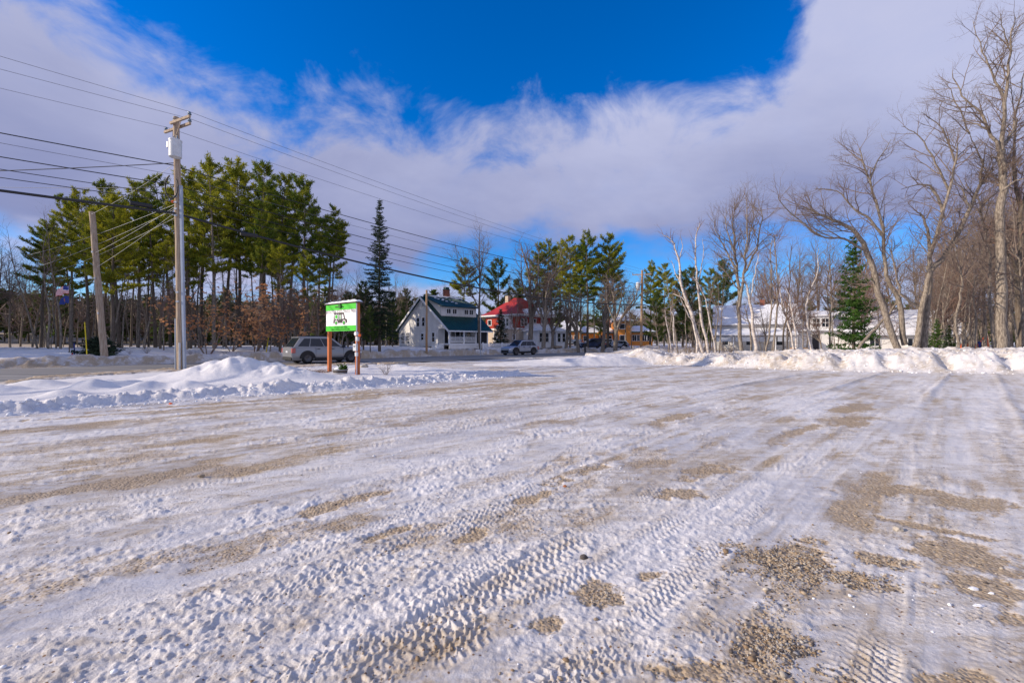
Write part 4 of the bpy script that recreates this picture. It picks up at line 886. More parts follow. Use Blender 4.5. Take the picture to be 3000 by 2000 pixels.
drawn_tree('dead_tree', 29.5, [([(2490, 1032), (2540, 990), (2590, 935), (2640, 870)], .11, .05, .7)], 'fallen pole leaning up to the right against the big maple', 'bark_grey', 'twig', spec(per_m_0=.3), 25, maxl=1)
drawn_tree('bare_tree', 28, [([(2815, 1028), (2800, 930), (2815, 860), (2810, 780), (2790, 700)], .09, .03, .5)], 'crooked thin tree midway between maple and aspen', 'bark_grey', 'twig', None, 26)
drawn_tree('bare_tree', 30, [([(2915, 1028), (2900, 900), (2898, 780), (2880, 650), (2860, 560)], .11, .03, .4)], 'slim tree close to the left of the tall aspen', 'bark_grey', 'twig', None, 27)
drawn_tree('bare_tree', 27.5, [([(2995, 1030), (3000, 900), (2985, 780), (2960, 720)], .07, .03, .4)], 'thin pale stem right of the tall aspen', 'bark_grey', 'twig', None, 28)
FIR = spruce_tree('fir_tree', 403, 9, .14, 2.0, .10, -.12, 'fir', 1.1, .34, pw=.8)
plant(FIR, 2500, 31.5, 680, label='bright green fir with stepped boughs in front of the white garage', cat='fir tree', wide=.78)
for px, D, t in ((2745, 31, 930), (2780, 33, 950), (2715, 34, 960)): plant(FIR, px, D, t, label='little green fir between maple and aspen', cat='fir tree', group='little firs right of the maple')
# dense leafless wood at the right
for i in range(58):
    px = rnd.uniform(2700, 3300); D = rnd.uniform(33, 62); f = min(1, max(0, (px - 2700) / 250))
    t_ = rnd.uniform(560, 760) - 170 * f * rnd.random() + (1 - f) * 110
    plant((B_FINE, B_BUSHY, B_OVAL, B_FINE)[i % 4], px, D, t_, label='fine-twigged leafless tree in the thick wood at the right', group='leafless trees of the right wood')
for i in range(24):
    px = rnd.uniform(2720, 3150); plant(B_THIN[i % 2], px, rnd.uniform(29, 45), h=rnd.uniform(6, 11), label='thin sapling in the wood at the right', group='thin saplings of the right wood', wide=1.3, tilt=rnd.gauss(0, .05))
for px, D, top in ((2440, 62, 700), (2330, 84, 720), (2400, 86, 700), (2480, 80, 690), (2250, 88, 740), (2560, 70, 680), (2620, 66, 720), (2690, 62, 700), (2360, 78, 760), (2290, 80, 740), (2520, 60, 740), (2730, 70, 690)):
    plant(rnd.choice((B_OVAL, B_BUSHY)), px, D, top, label='leafless tree rising behind the white house', group='leafless trees behind the white house', wide=1.1)
for i in range(26):
    px = rnd.uniform(1930, 2480); plant(B_THIN[i % 2], px, rnd.uniform(33, 43), h=rnd.uniform(3, 8), label='leafless sapling standing behind the ploughed bank', group='saplings behind the ploughed bank', tilt=rnd.gauss(0, .1), wide=1.2)
for i in range(16):
    plant(SHR, rnd.uniform(1880, 2160), rnd.uniform(36, 44), h=rnd.uniform(1.0, 2.2), label='bare brush behind the left end of the ploughed bank', cat='shrub', group='brush behind the ploughed bank')
for px, D, h in ((1130 + 0, 19.6, 1.0),): plant(SHR, px, D, h=.85, label='bare twiggy bush growing in the snow right of the sign', cat='bush')
# far wood along the horizon
for i in range(110):
    px = rnd.uniform(-250, 3300); D = rnd.uniform(88, 150)
    if rnd.random() < .62: plant(rnd.choice((B_OVAL, B_BUSHY, B_FINE)), px, D, h=rnd.uniform(8, 13), label='leafless tree in the distant woodland', group='distant leafless trees', wide=1.3)
    else: plant(PDARK, px, D, h=rnd.uniform(8, 13), label='dark evergreen in the distant woodland', cat='pine tree', group='distant evergreens', wide=1.2)
# trees beyond the left frame edge whose shadows lie on the snow and the road
for x, y in ((-52, 37), (-50, 32), (-60, 43), (-57, 36), (-66, 45), (-62, 32), (-70, 40), (-58, 28), (-76, 48), (-74, 33), (-72, 52), (-84, 30), (-90, 38), (-82, 44), (-96, 33), (-88, 50), (-100, 42)):
    dup(PINES[(int(x) + int(y)) % 4], (x, y, .5), rz=x, scale=.95, label='pine of the left wood standing past the frame edge', cat='pine tree', group='pines past the left frame edge')

for x, y in ((-64, 24), (-67, 29), (-62, 34), (-70, 36), (-66, 41), (-74, 26), (-72, 44), (-80, 36)):
    dup(PDARK, (x, y, .5), rz=y, scale=1.15, label='bushy evergreen standing past the left frame edge', cat='pine tree', group='evergreens past the left frame edge')
def distant_woods():
    """the far wood that reads as one mass: twiggy crowns, dark evergreens, thin trunks"""
    rng = np.random.default_rng(77); br = []; gn = []; tb = Tubes()
    for i in range(2300):
        a = math.radians(rng.uniform(-57, 57)); D = 80 + 130 * rng.uniform(0, 1) ** 1.3; x, y = math.tan(a) * D, D
        if D < 135 and -12 < x < 110: continue
        if (y - x - 54.6) / 1.414 < 30 and x < 60: continue
        z = H(x, y); h = rng.uniform(5, 9)
        tb.add(np.array([(x, y, z), (x + rng.normal(0, .3), y, z + h * .8)]), np.array([.13, .04]), 3)
        if rng.uniform() < .45:
            n = 46; zz = rng.uniform(.12, 1, n) ** .8; r = (1 - zz) * 2.6 + .3; t = rng.uniform(0, 6.28, n); gn.append(np.stack([x + r * np.cos(t) * rng.uniform(.3, 1, n), y + r * np.sin(t), z + zz * h * 1.1], 1))
        else:
            n = 40; t = rng.uniform(0, 6.28, n); zz = rng.uniform(.25, 1, n); r = np.sqrt(np.clip(1 - ((zz - .6) / .5) ** 2, 0, 1)) * 2.6 * rng.uniform(.3, 1, n); br.append(np.stack([x + r * np.cos(t), y + r * np.sin(t), z + zz * h], 1))
    Vb, Fb = leaf_fan(rng, np.concatenate(br), 5, 1.5, .12, up=.9, flat=1.0); Vg, Fg = leaf_fan(rng, np.concatenate(gn), 4, 1.3, .5, up=.1, flat=.8)
    tag(link_mesh('distant_woods_twigs', mesh_np('distant_woods_twigs', Vb, Fb), 'twig'), kind='stuff'); tag(link_mesh('distant_woods_evergreens', mesh_np('distant_woods_evergreens', Vg, Fg), 'pine_dark'), kind='stuff'); tag(link_mesh('distant_woods_trunks', tb.mesh('distant_woods_trunks'), 'bark_dark'), kind='stuff')
distant_woods()

# each tree of the front rows named by its place
ORD = ['leftmost', 'second', 'third', 'fourth', 'fifth', 'sixth', 'seventh', 'eighth', 'ninth', 'tenth', 'eleventh', 'twelfth', 'thirteenth', 'fourteenth', 'fifteenth', 'sixteenth', 'seventeenth', 'eighteenth', 'nineteenth', 'twentieth', 'twenty-first', 'twenty-second', 'twenty-third', 'twenty-fourth', 'twenty-fifth']
def number_from_left(group, noun):
    L = [o for o in C.objects if o.get('group') == group and o.parent is None]; L.sort(key=lambda o: o.location.x / max(o.location.y, 1))
    for i, o in enumerate(L):
        o['label'] = ('rightmost' if i == len(L) - 1 else ORD[i] + (' from the left' if i else '')) + ' of the ' + noun
number_from_left(gw, 'tall pines in the left wood beyond the road')
number_from_left(gp, 'tall bare-stemmed pines before the orange building')
number_from_left('rusty beech saplings by the left wood', 'rust-leaved beech saplings by the left wood')
number_from_left('evergreens behind the white birches', 'evergreens clustered behind the white birches')
number_from_left('leafless trees behind the white house', 'leafless trees rising behind the white house')
number_from_left('roadside leafless trees before the orange building', 'spreading roadside trees before the orange building')
number_from_left('low pines round the tall spruce', 'low rounded pines round the tall spruce')
number_from_left('little firs right of the maple', 'little green firs between maple and aspen')
number_from_left('leafless trees left of the pine wood', 'leafless trees left of the pine wood')
number_from_left('small front pines of the left wood', 'small front pines of the left wood')
number_from_left('leafless trees behind the tall spruce', 'grey leafless trees behind the tall spruce')
number_from_left('leafless trees behind the middle houses', 'leafless trees standing behind the middle houses')
number_from_left('low leafless trees of the left wood edge', 'low bushy leafless trees by the left wood')
number_from_left('small shrubs in the far snow', 'small bare shrubs before the left wood')
number_from_left('twiggy trees veiling the white house', 'low twiggy trees veiling the white house')
# ================================================================ BUILDINGS
S2 = math.sqrt(.5)
def xf(o, origin, rz): o.location = origin; o.rotation_euler = (0, 0, rz); return o
def window(parent, cx, cz, w, h, y=0.0, face=-1, name='window', mull=(1, 1), axis='y', frame=.10, rot=None):
    """a window in a wall: frame > panes; wall plane at y (or x), facing -axis (face=-1) or +axis"""
    fr = MB(); t = .085; o = y + face * .02
    def bx(b, a0, a1, z0, z1, d0, d1):
        if axis == 'y': b.b2((a0, d0, z0), (a1, d1, z1))
        else: b.b2((d0, a0, z0), (d1, a1, z1))
    d0, d1 = y - face * .05, y + face * t
    bx(fr, cx - w / 2 - frame, cx - w / 2, cz - h / 2 - frame, cz + h / 2 + frame, d0, d1); bx(fr, cx + w / 2, cx + w / 2 + frame, cz - h / 2 - frame, cz + h / 2 + frame, d0, d1)
    bx(fr, cx - w / 2, cx + w / 2, cz + h / 2, cz + h / 2 + frame, d0, d1); bx(fr, cx - w / 2, cx + w / 2, cz - h / 2 - frame, cz - h / 2, d0, d1 + face * .03)
    for i in range(1, mull[0]): a = cx - w / 2 + w * i / mull[0]; bx(fr, a - .025, a + .025, cz - h / 2, cz + h / 2, d0, d1 - face * .01)
    for i in range(1, mull[1]): a = cz - h / 2 + h * i / mull[1]; bx(fr, cx - w / 2, cx + w / 2, a - .025, a + .025, d0, d1 - face * .014)
    f = fr.build(name, 'white', parent)
    p = MB(); bx(p, cx - w / 2, cx + w / 2, cz - h / 2, cz + h / 2, y - face * .04, y + face * .045); p.build('pane', 'glass', f)
    return f
def quad_slab(name, pts, th, m, parent, up=(0, 0, 1)):
    """a roof plane through 3 or 4 corner points with real thickness, lifted off its wall"""
    pts = [Vector(p) for p in pts]; n = (pts[1] - pts[0]).cross(pts[2] - pts[0]).normalized()
    if n.z < 0: n = -n
    k = len(pts); b = MB(); b.poly([p for p in pts] + [p + n * th for p in pts], [tuple(range(k)), tuple(range(2 * k - 1, k - 1, -1))] + [(i, k + i, k + (i + 1) % k, (i + 1) % k) for i in range(k)])
    return b.build(name, m, parent)
def clapboards(parent, w, z0, z1, y=0.0, face=-1, m='siding', x0=0.0, step=.30, skip=(), axis='y', lim=None):
    """individual boards of lapped siding, each its own part"""
    z = z0; 
    while z < z1 - .05:
        a, b_ = (x0, x0 + w) if lim is None else lim(z + step * .5)
        if b_ - a > .15:
            q = MB(); d = y + face * .035
            prof = [(y - face * .0, z), (d, z + .004), (y + face * .010, min(z + step, z1)), (y, min(z + step, z1))]
            pts = [((a, p, zz) if axis == 'y' else (p, a, zz)) for p, zz in prof] + [((b_, p, zz) if axis == 'y' else (p, b_, zz)) for p, zz in prof]
            q.poly(pts, [(0, 1, 2, 3), (7, 6, 5, 4), (0, 4, 5, 1), (1, 5, 6, 2), (2, 6, 7, 3), (3, 7, 4, 0)]); q.build('clapboard', m, parent)
        z += step

# ---- green-roofed house: local x along the road front (0 = gable end), local y away from the road
def green_house():
    W, Lh, EV, RG = 12.0, 6.7, 2.35, 6.75
    h = empty('house', label='white gabled house with dark green metal roof, long dormer and front porch', cat='house')
    xf(h, (-8.0, 58.0, .92), R(45))
    b = MB(); b.prism([(2.4, 0), (W, 0), (W, EV), (W / 2, RG), (2.4, EV + 1.72)], Lh, 'x'); b.build('wall', 'siding', h)
    b = MB(); b.prism([(0, EV - .02), (2.4, EV - .02), (2.4, EV + 1.70)], .12, 'x'); b.build('gable_infill', 'siding', h)
    lim = lambda z: (max(2.4 if z < EV else 0, (z - EV) / (RG - EV) * W / 2) + .02, min(W, W - (z - EV) / (RG - EV) * W / 2) - .02)
    clapboards(h, W, .15, RG - .3, 0, -1, 'siding', axis='x', lim=lim, step=.28)
    ov = .45
    def rz(y): return EV + (RG - EV) * (y / (W / 2))
    quad_slab('roof', [(-ov, -ov, rz(-ov)), (Lh + ov, -ov, rz(-ov)), (Lh + ov, W / 2, RG), (-ov, W / 2, RG)], .10, 'green_roof', h)
    r2 = quad_slab('roof', [(-ov, W + ov, rz(-ov)), (Lh + ov, W + ov, rz(-ov)), (Lh + ov, W / 2, RG), (-ov, W / 2, RG)], .10, 'green_roof', h)
    for i in range(17):      # standing seams
        x = -ov + .2 + i * (Lh + 2 * ov - .4) / 16; q = MB(); q.beam((x, -ov, rz(-ov) + .12), (x, W / 2 - .05, RG + .12), .03, .05); q.build('roof_seam', 'green_roof', h)
    b = MB(); b.beam((-ov - .03, -ov, rz(-ov) - .05), (-ov - .03, W / 2, RG - .05), .05, .26); b.beam((-ov - .03, W + ov, rz(-ov) - .05), (-ov - .03, W / 2, RG - .05), .05, .26); b.beam((-ov, -ov - .02, rz(-ov) + .0), (Lh + ov, -ov - .02, rz(-ov) + .0), .04, .20); b.build('bargeboard', 'white', h)
    # long shed dormer with raised green roof
    y0, zt = 2.15, rz(2.15) + 1.35
    b = MB(); b.prism([(y0, rz(y0) - .1), (y0, zt), (W / 2 - .1, RG - .02), (W / 2 - .1, RG - .4)], Lh - .7, 'x', .35); b.build('dormer_wall', 'siding', h)
    quad_slab('dormer_roof', [(.05, y0 - .45, zt - .02), (Lh - .05, y0 - .45, zt - .02), (Lh - .05, W / 2, RG + .14), (.05, W / 2, RG + .14)], .09, 'green_roof', h)
    for i in range(16):
        x = .2 + i * (Lh - .4) / 15; q = MB(); q.beam((x, y0 - .43, zt + .09), (x, W / 2 - .05, RG + .25), .03, .05); q.build('roof_seam', 'green_roof', h)
    for cx in (1.5, 2.5, 4.5, 5.4): window(h, cx, rz(y0) + .78, .62, .60, y0, -1, mull=(2, 1), frame=.09)
    for x0, x1, y_ in ((1.0, 4.5, W / 2 - .1), (4.6, 6.6, W / 2 - .15)):
        b = MB(); rng = random.Random(int(x0 * 7)); n = 9
        lo_ = [(x0 + (x1 - x0) * i / n, y_ - rng.uniform(.15, .75) * (1 if i not in (0, n) else .2)) for i in range(n + 1)]; sl = (RG + .14 - zt) / (W / 2 - y0 + .45)
        pts = [(x, y, RG + .26 - (W / 2 - y) * sl) for x, y in lo_] + [(x, W / 2 + .1, RG + .27) for x, y in reversed(lo_)]; k = len(pts)
        b.poly(pts + [(p[0], p[1], p[2] + .10) for p in pts], [tuple(range(k)), tuple(range(2 * k - 1, k - 1, -1))] + [(i, k + i, k + (i + 1) % k, (i + 1) % k) for i in range(k)]); b.build('roof_snow', 'snow', h)
    for x, y in ((1.5, 4.6), (1.9, 4.2), (2.3, 4.6), (2.2, 3.7), (3.0, 3.5), (3.3, 3.0), (1.2, 4.9)):
        sl = (RG + .14 - zt) / (W / 2 - y0 + .45); b = MB(); z = RG + .22 - (W / 2 - y) * sl; b.poly([(x, y, z + .02), (x + .5, y + .03, z + .02), (x + .45, y + .2, z + .11), (x + .05, y + .18, z + .11)], [(0, 1, 2, 3)]); b.poly([(x, y, z + .05), (x + .5, y + .03, z + .05), (x + .45, y + .2, z + .15), (x + .05, y + .18, z + .15)], [(0, 1, 2, 3)]); b.build('roof_snow', 'snow', h)
    ch = MB(); ch.b2((4.1, 6.2, RG - .6), (4.8, 6.9, RG + 1.35)); c = ch.build('chimney', 'brick', h); q = MB(); q.b2((4.05, 6.15, RG + 1.35), (4.85, 6.95, RG + 1.45)); q.b2((4.15, 6.25, RG + 1.45), (4.75, 6.85, RG + 1.75)); q.build('chimney_cap', 'green_roof', c)
    # porch
    b = MB(); b.b2((0, 0.0, .25), (Lh, 2.4, .42)); b.build('porch_floor', 'white', h)
    b = MB(); b.b2((.02, .02, -.3), (Lh, .12, .25)); b.build('porch_skirt', 'siding', h)
    for x in (.10, 2.5, 4.55, Lh - .1): q = MB(); q.b2((x - .09, .05, .42), (x + .09, .23, EV)); q.build('porch_post', 'white', h)
    b = MB(); b.b2((0, .03, EV - .16), (Lh, .25, EV)); b.build('porch_beam', 'white', h)
    for x0, x1 in ((.2, 2.4), (2.6, 4.45)):
        b = MB(); b.b2((x0, .10, 1.18), (x1, .17, 1.26)); b.b2((x0, .10, .55), (x1, .17, .61)); rl = b.build('railing', 'white', h)
        n = int((x1 - x0) / .16)
        for i in range(n): q = MB(); xx = x0 + (i + .5) * (x1 - x0) / n; q.b2((xx - .03, .11, .61), (xx + .03, .16, 1.18)); q.build('baluster', 'white', rl)
    b = MB(); b.b2((4.66, .08, .42), (Lh - .2, .16, EV - .16)); sc = b.build('lattice_screen', 'dark_screen', h)
    for i in range(12): q = MB(); xx = 4.7 + i * .155; q.b2((xx, .05, .42), (xx + .05, .079, EV - .16)); q.build('screen_slat', 'plastic_black', sc)
    d = MB(); d.b2((1.0, 2.33, .42), (1.85, 2.39, 2.3)); dd = d.build('door', 'dark', h); q = MB(); q.b2((.92, 2.30, .42), (1.0, 2.41, 2.4)); q.b2((1.85, 2.30, .42), (1.93, 2.41, 2.4)); q.b2((1.0, 2.30, 2.3), (1.85, 2.41, 2.4)); q.build('door_frame', 'white', dd)
    for cx in (2.4, 3.2, 4.1, 5.2): window(h, cx, 1.45, .62, 1.25, 2.4, -1, mull=(1, 2))
    b = MB(); b.b2((-1.2, 1.1, -.3), (0, 2.1, .15)); b.b2((-.6, 1.1, .15), (0, 2.1, .36)); b.build('porch_steps', 'white', h)
    # gable end windows
    for cy, cz, w, hh in ((7.0, 3.35, .62, 1.15), (5.7, 3.35, .62, 1.15), (5.95, .62 + .7, .62, .85), (3.4, 1.25, .6, 1.2)): window(h, cy, cz, w, hh, 0, -1, mull=(1, 2), axis='x')
    window(h, 5.75, 5.7, .28, .42, 0, -1, axis='x', frame=.06)
    for cy in (9.6, 10.9): window(h, cy, 1.15, .75, 1.5, 0, -1, mull=(3, 4), axis='x', frame=.08)
    return h
green_house()

def red_house():
    h = empty('house', label='two-storey house with red upper walls, tan lower walls and red hipped roof', cat='house'); xf(h, (1.05, 70.0, .9), R(45)); W, L = 7.6, 7.4
    b = MB(); b.b2((0, 0, -.3), (L, W, 2.7)); b.build('lower_wall', 'tan_wall', h)
    b = MB(); b.b2((.003, .003, 2.7), (L - .003, W - .003, 4.85)); b.build('upper_wall', 'red_wall', h)
    b = MB(); b.b2((-.05, -.05, 2.6), (L + .05, W + .05, 2.8)); b.b2((-.04, -.04, 4.55), (L + .04, W + .04, 4.85)); b.build('trim_band', 'white', h)
    clapboards(h, W, -.1, 2.58, 0, -1, 'tan_wall', axis='x', step=.2, x0=0); clapboards(h, L, -.1, 2.58, 0, -1, 'tan_wall', step=.2)
    clapboards(h, W, 2.82, 4.5, 0, -1, 'red_wall', axis='x', step=.24, x0=0); clapboards(h, L, 2.82, 4.5, 0, -1, 'red_wall', step=.24)
    o = .75; z0 = 4.95; cx, cy = L / 2, W / 2; zi = 5.45
    def ringpt(d, z): return [(-d, -d, z), (L + d, -d, z), (L + d, W + d, z), (-d, W + d, z)]
    A_, B_, T_ = ringpt(o, z0 - .1), ringpt(-.35, zi), [(cx - .7, cy - .4, 7.75), (cx + .7, cy - .4, 7.75), (cx + .7, cy + .4, 7.75), (cx - .7, cy + .4, 7.75)]
    for i in range(4):
        j = (i + 1) % 4; quad_slab('roof', [A_[i], A_[j], B_[j], B_[i]], .08, 'red_roof', h); quad_slab('roof', [B_[i], B_[j], T_[j], T_[i]], .08, 'red_roof', h)
    b = MB(); b.b2((cx - .7, cy - .4, 7.7), (cx + .7, cy + .4, 7.84)); b.build('ridge_cap', 'red_roof', h)
    q = [Vector(A_[0]), Vector(A_[1]), Vector(B_[1]), Vector(B_[0])]; quad_slab('roof_snow', [q[0] + Vector((1.2, 0.05, .11)), q[1] + Vector((-.1, .05, .11)), q[2] + Vector((-.2, .9, .8)), q[3] + Vector((1.0, .2, .22))], .12, 'snow', h)
    b = MB(); b.beam((-o, -o - .03, z0 - .12), (L + o, -o - .03, z0 - .12), .06, .2); b.beam((-o - .03, -o, z0 - .12), (-o - .03, W + o, z0 - .12), .06, .2); b.build('fascia', 'white', h)
    b = MB(); b.b2((2.2, 4.6, 6.0), (2.8, 5.3, 8.2)); b.build('chimney', 'tan_wall', h)
    # corner bay
    b = MB(); b.prism([(-.45, 1.6), (-.45, 3.1), (0, 3.4), (0, 1.3)], 1.95, 'z', 2.75); b.build('bay', 'white', h)
    for cy_, z, w, hh in ((2.0, 3.7, .5, 1.1), (2.75, 3.7, .5, 1.1)): window(h, cy_, z, w, hh, -.45, -1, axis='x', mull=(1, 2), frame=.06)
    window(h, 6.6, 3.75, .75, .8, 0, -1, axis='x', frame=.1); window(h, 1.0, 1.4, .5, .8, 0, -1, axis='x'); window(h, 5.2, 1.4, .7, 1.2, 0, -1, axis='x', mull=(1, 2))
    for cx_ in (.7, 1.5, 3.6, 5.4, 6.3): window(h, cx_, 3.7, .5, 1.1, 0, -1, mull=(1, 2), frame=.08)
    # one-storey glazed front room with snowy hipped roof
    b = MB(); b.b2((1.0, -3.0, -.3), (L + .6, -.01, 2.25)); p = b.build('front_room', 'car_white', h); p.data.materials.clear(); p.data.materials.append(M['white'])
    R0 = [(.6, -3.4, 2.25), (L + 1.0, -3.4, 2.25), (L + 1.0, 0, 2.25), (.6, 0, 2.25)]; R1 = [(2.2, -.05, 3.45), (L - .6, -.05, 3.45)]
    for nm, q in (('front_roof', [R0[0], R0[1], R1[1], R1[0]]), ('front_roof', [R0[0], R1[0], R0[3]]), ('front_roof', [R0[1], R0[2], R1[1]])): quad_slab(nm, q, .14, 'snow', h)
    for cx_ in (1.7, 3.1, 6.0, 7.2): window(h, cx_, 1.3, .7, 1.35, -3.0, -1, mull=(1, 2), frame=.09)
    d = MB(); d.b2((4.2, -3.06, .05), (5.2, -3.0, 2.1)); d.build('door', 'car_silver', h); b = MB(); b.b2((4.0, -4.2, -.3), (5.4, -3.05, .02)); b.build('porch_step', 'pole_wood', h)
    return h
red_house()

def orange_building():
    h = empty('building', label='long low bright orange building with snowy roofs behind the row of pines', cat='building'); xf(h, (at(1612, 100), 100, .9), R(-8))
    def block(x0, x1, y0, y1, z1, roofh, hip=1.5, name='wall'):
        b = MB(); b.b2((x0, y0, -.5), (x1, y1, z1)); b.build(name, 'orange_wall', h); o = .5; ym = (y0 + y1) / 2
        c = [(x0 - o, y0 - o, z1), (x1 + o, y0 - o, z1), (x1 + o, y1 + o, z1), (x0 - o, y1 + o, z1)]; e = [(x0 + hip, ym, z1 + roofh), (x1 - hip, ym, z1 + roofh)]
        quad_slab('roof', [c[0], c[1], e[1], e[0]], .18, 'snow', h); quad_slab('roof', [c[2], c[3], e[0], e[1]], .18, 'snow', h); quad_slab('roof', [c[1], c[2], e[1]], .18, 'snow', h); quad_slab('roof', [c[3], c[0], e[0]], .18, 'snow', h)
        b = MB(); b.beam((x0 - o, y0 - o - .03, z1 - .02), (x1 + o, y0 - o - .03, z1 - .02), .08, .26); b.build('fascia', 'green_roof', h)
    block(0, 6.5, 0, 8, 2.9, 2.4); block(6.6, 13.6, .6, 8, 2.5, 1.5, .8); block(13.7, 17.2, -.5, 7, 5.0, 1.4, 1.2, 'tower_wall'); block(17.3, 21.8, .2, 8, 2.7, 1.3, 1.0)
    b = MB(); b.prism([(9.5, 2.0), (12.1, 2.0), (10.8, 3.0)], 1.2, 'y', -.9); b.build('entrance_gable', 'orange_wall', h); b = MB(); b.b2((10.5, .5, -.2), (11.2, .6, 2.0)); b.build('door', 'dark', h)
    for x in (9.6, 11.9): q = MB(); q.b2((x - .07, -.85, -.4), (x + .07, -.7, 2.0)); q.build('entrance_post', 'pole_orange', h)
    b = MB(); b.b2((-.2, -2.4, 2.0), (3.0, 0, 2.15)); b.build('canopy', 'snow', h)
    for x, y, w, hh in ((4.3, 0, .8, 1.2), (5.6, 0, .8, 1.2), (7.6, .6, .7, 1.1), (12.9, .6, .7, 1.1), (15.4, -.5, .9, 1.3)): window(h, x, 1.35, w, hh, y, -1)
    window(h, 15.4, 3.9, 1.0, 1.0, -.5, -1)
    for x in (18.0, 19.0, 20.1, 21.1): window(h, x, 1.45, .85, 1.25, .2, -1, mull=(2, 1), frame=.07)
    b = MB(); b.b2((12.4, 3.4, 3.2), (13.2, 4.2, 5.6)); b.build('chimney', 'brick', h)
orange_building()

def white_house():
    D0 = 66; h = empty('house', label='white house with steep snow-covered roofs, porch and double-window dormer behind the bank', cat='house'); xf(h, (at(2095, D0), D0, .6), R(-25)); h.scale = (.84, 1, 1)
    def frame_roof(x0, x1, y0, y1, ze, zr, name='roof', o=.4, m='snow'):
        ym = (y0 + y1) / 2; dz = (zr - ze) / (ym - y0) * o
        quad_slab(name, [(x0 - o, y0 - o, ze - dz), (x1 + o, y0 - o, ze - dz), (x1 + o, ym, zr), (x0 - o, ym, zr)], .16, m, h); quad_slab(name, [(x0 - o, y1 + o, ze - dz), (x1 + o, y1 + o, ze - dz), (x1 + o, ym, zr), (x0 - o, ym, zr)], .16, m, h)
        b = MB(); b.beam((x0 - o, y0 - o - .04, ze - dz - .04), (x1 + o, y0 - o - .04, ze - dz - .04), .07, .18); b.build('gutter', 'grey_roof', h)
    # main block
    b = MB(); b.prism([(0, -.6), (8, -.6), (8, 3.55), (4, 6.3), (0, 3.55)], 12.2, 'x', 0); b.build('wall', 'siding', h); frame_roof(0, 12.2, 0, 8, 3.55, 6.3)
    clapboards(h, 12.2, 0.1, 3.4, 0, -1, 'siding', step=.26)
    quad_slab('porch_roof', [(-.4, -2.4, 1.85), (11.9, -2.4, 1.85), (11.9, 0, 2.75), (-.4, 0, 2.75)], .16, 'snow', h); b = MB(); b.b2((-.4, -2.4, 1.62), (11.9, -2.28, 1.86)); b.build('porch_beam', 'grey_roof', h)
    for x in (-.2, 2.8, 5.8, 8.8, 11.7): q = MB(); q.b2((x - .07, -2.38, -.6), (x + .07, -2.24, 1.64)); q.build('porch_post', 'white', h)
    for x in (1.6, 5.2, 9.6): window(h, x, 1.1, .85, 1.2, 0, -1, mull=(1, 2))
    for x in (-.1, 2.9, 5.9, 8.9): q = MB(); q.b2((x + .2, -2.34, 1.0), (x + 2.6, -2.30, 1.6)); q.build('porch_blind', 'metal_grey', h)
    b = MB(); b.b2((7.1, 3.7, 5.6), (7.8, 4.4, 7.1)); b.build('chimney', 'brick', h)
    # middle link with dormer
    b = MB(); b.prism([(.4, -.6), (7.5, -.6), (7.5, 2.55), (4, 4.9), (.4, 2.55)], 6.2, 'x', 12.3); b.build('link_wall', 'siding', h); frame_roof(12.3, 18.5, .4, 7.6, 2.55, 4.9, o=.3)
    b = MB(); b.b2((13.6, .3, 2.3), (17.0, 3.8, 4.45)); b.build('dormer', 'siding', h); quad_slab('dormer_roof', [(13.3, -.1, 4.4), (17.3, -.1, 4.4), (17.3, 4.2, 5.15), (13.3, 4.2, 5.15)], .16, 'snow', h)
    for x in (14.75, 15.95): window(h, x, 3.5, .9, 1.1, .3, -1, mull=(2, 2))
    clapboards(h, 6.0, .1, 2.4, .4, -1, 'siding', x0=12.4, step=.26); clapboards(h, 3.4, 2.55, 4.35, .3, -1, 'siding', x0=13.6, step=.26)
    d = MB(); d.b2((14.2, .30, -.1), (15.1, .39, 1.95)); d.build('door', 'dark', h)
    # long garage wing
    b = MB(); b.prism([(-.6, -.6), (7.4, -.6), (7.4, 2.0), (3.4, 5.0), (-.6, 2.0)], 13.5, 'x', 18.6); b.build('garage_wall', 'siding', h); frame_roof(18.6, 32.1, -.6, 7.4, 2.0, 5.0)
    clapboards(h, 13.4, .1, 1.9, -.6, -1, 'siding', x0=18.65, step=.26)
    for x in (22.0, 26.5): window(h, x, .9, 1.2, .9, -.6, -1, mull=(2, 1))
white_house()

# picket fence by the green house
def picket():
    f = empty('picket_fence', label='low white picket fence between the green-roofed house and the road', cat='fence'); x0, y0 = at(1416, 60), 60.0; d = Vector((.78, .62, 0)); L = 6.4
    f.location = (x0, y0, H(x0, y0)); f.rotation_euler = (0, 0, math.atan2(d.y, d.x))
    for z in (.25, .75): b = MB(); b.b2((0, .03, z), (L, .07, z + .08)); b.build('rail', 'white', f)
    pm = MB(); pm.prism([(-.04, .0), (.04, 0), (.04, .95), (0, 1.02), (-.04, .95)], .025, 'y', -.0); me = pm.me('picket'); me.materials.append(M['white'])
    for i in range(38): o = bpy.data.objects.new('picket', me); C.objects.link(o); o.parent = f; o.location = (.1 + i * .17, 0, 0)
    for x in (0, 3.2, 6.4): b = MB(); b.b2((x - .06, .04, -.2), (x + .06, .16, 1.1)); b.build('fence_post', 'white', f)
picket()

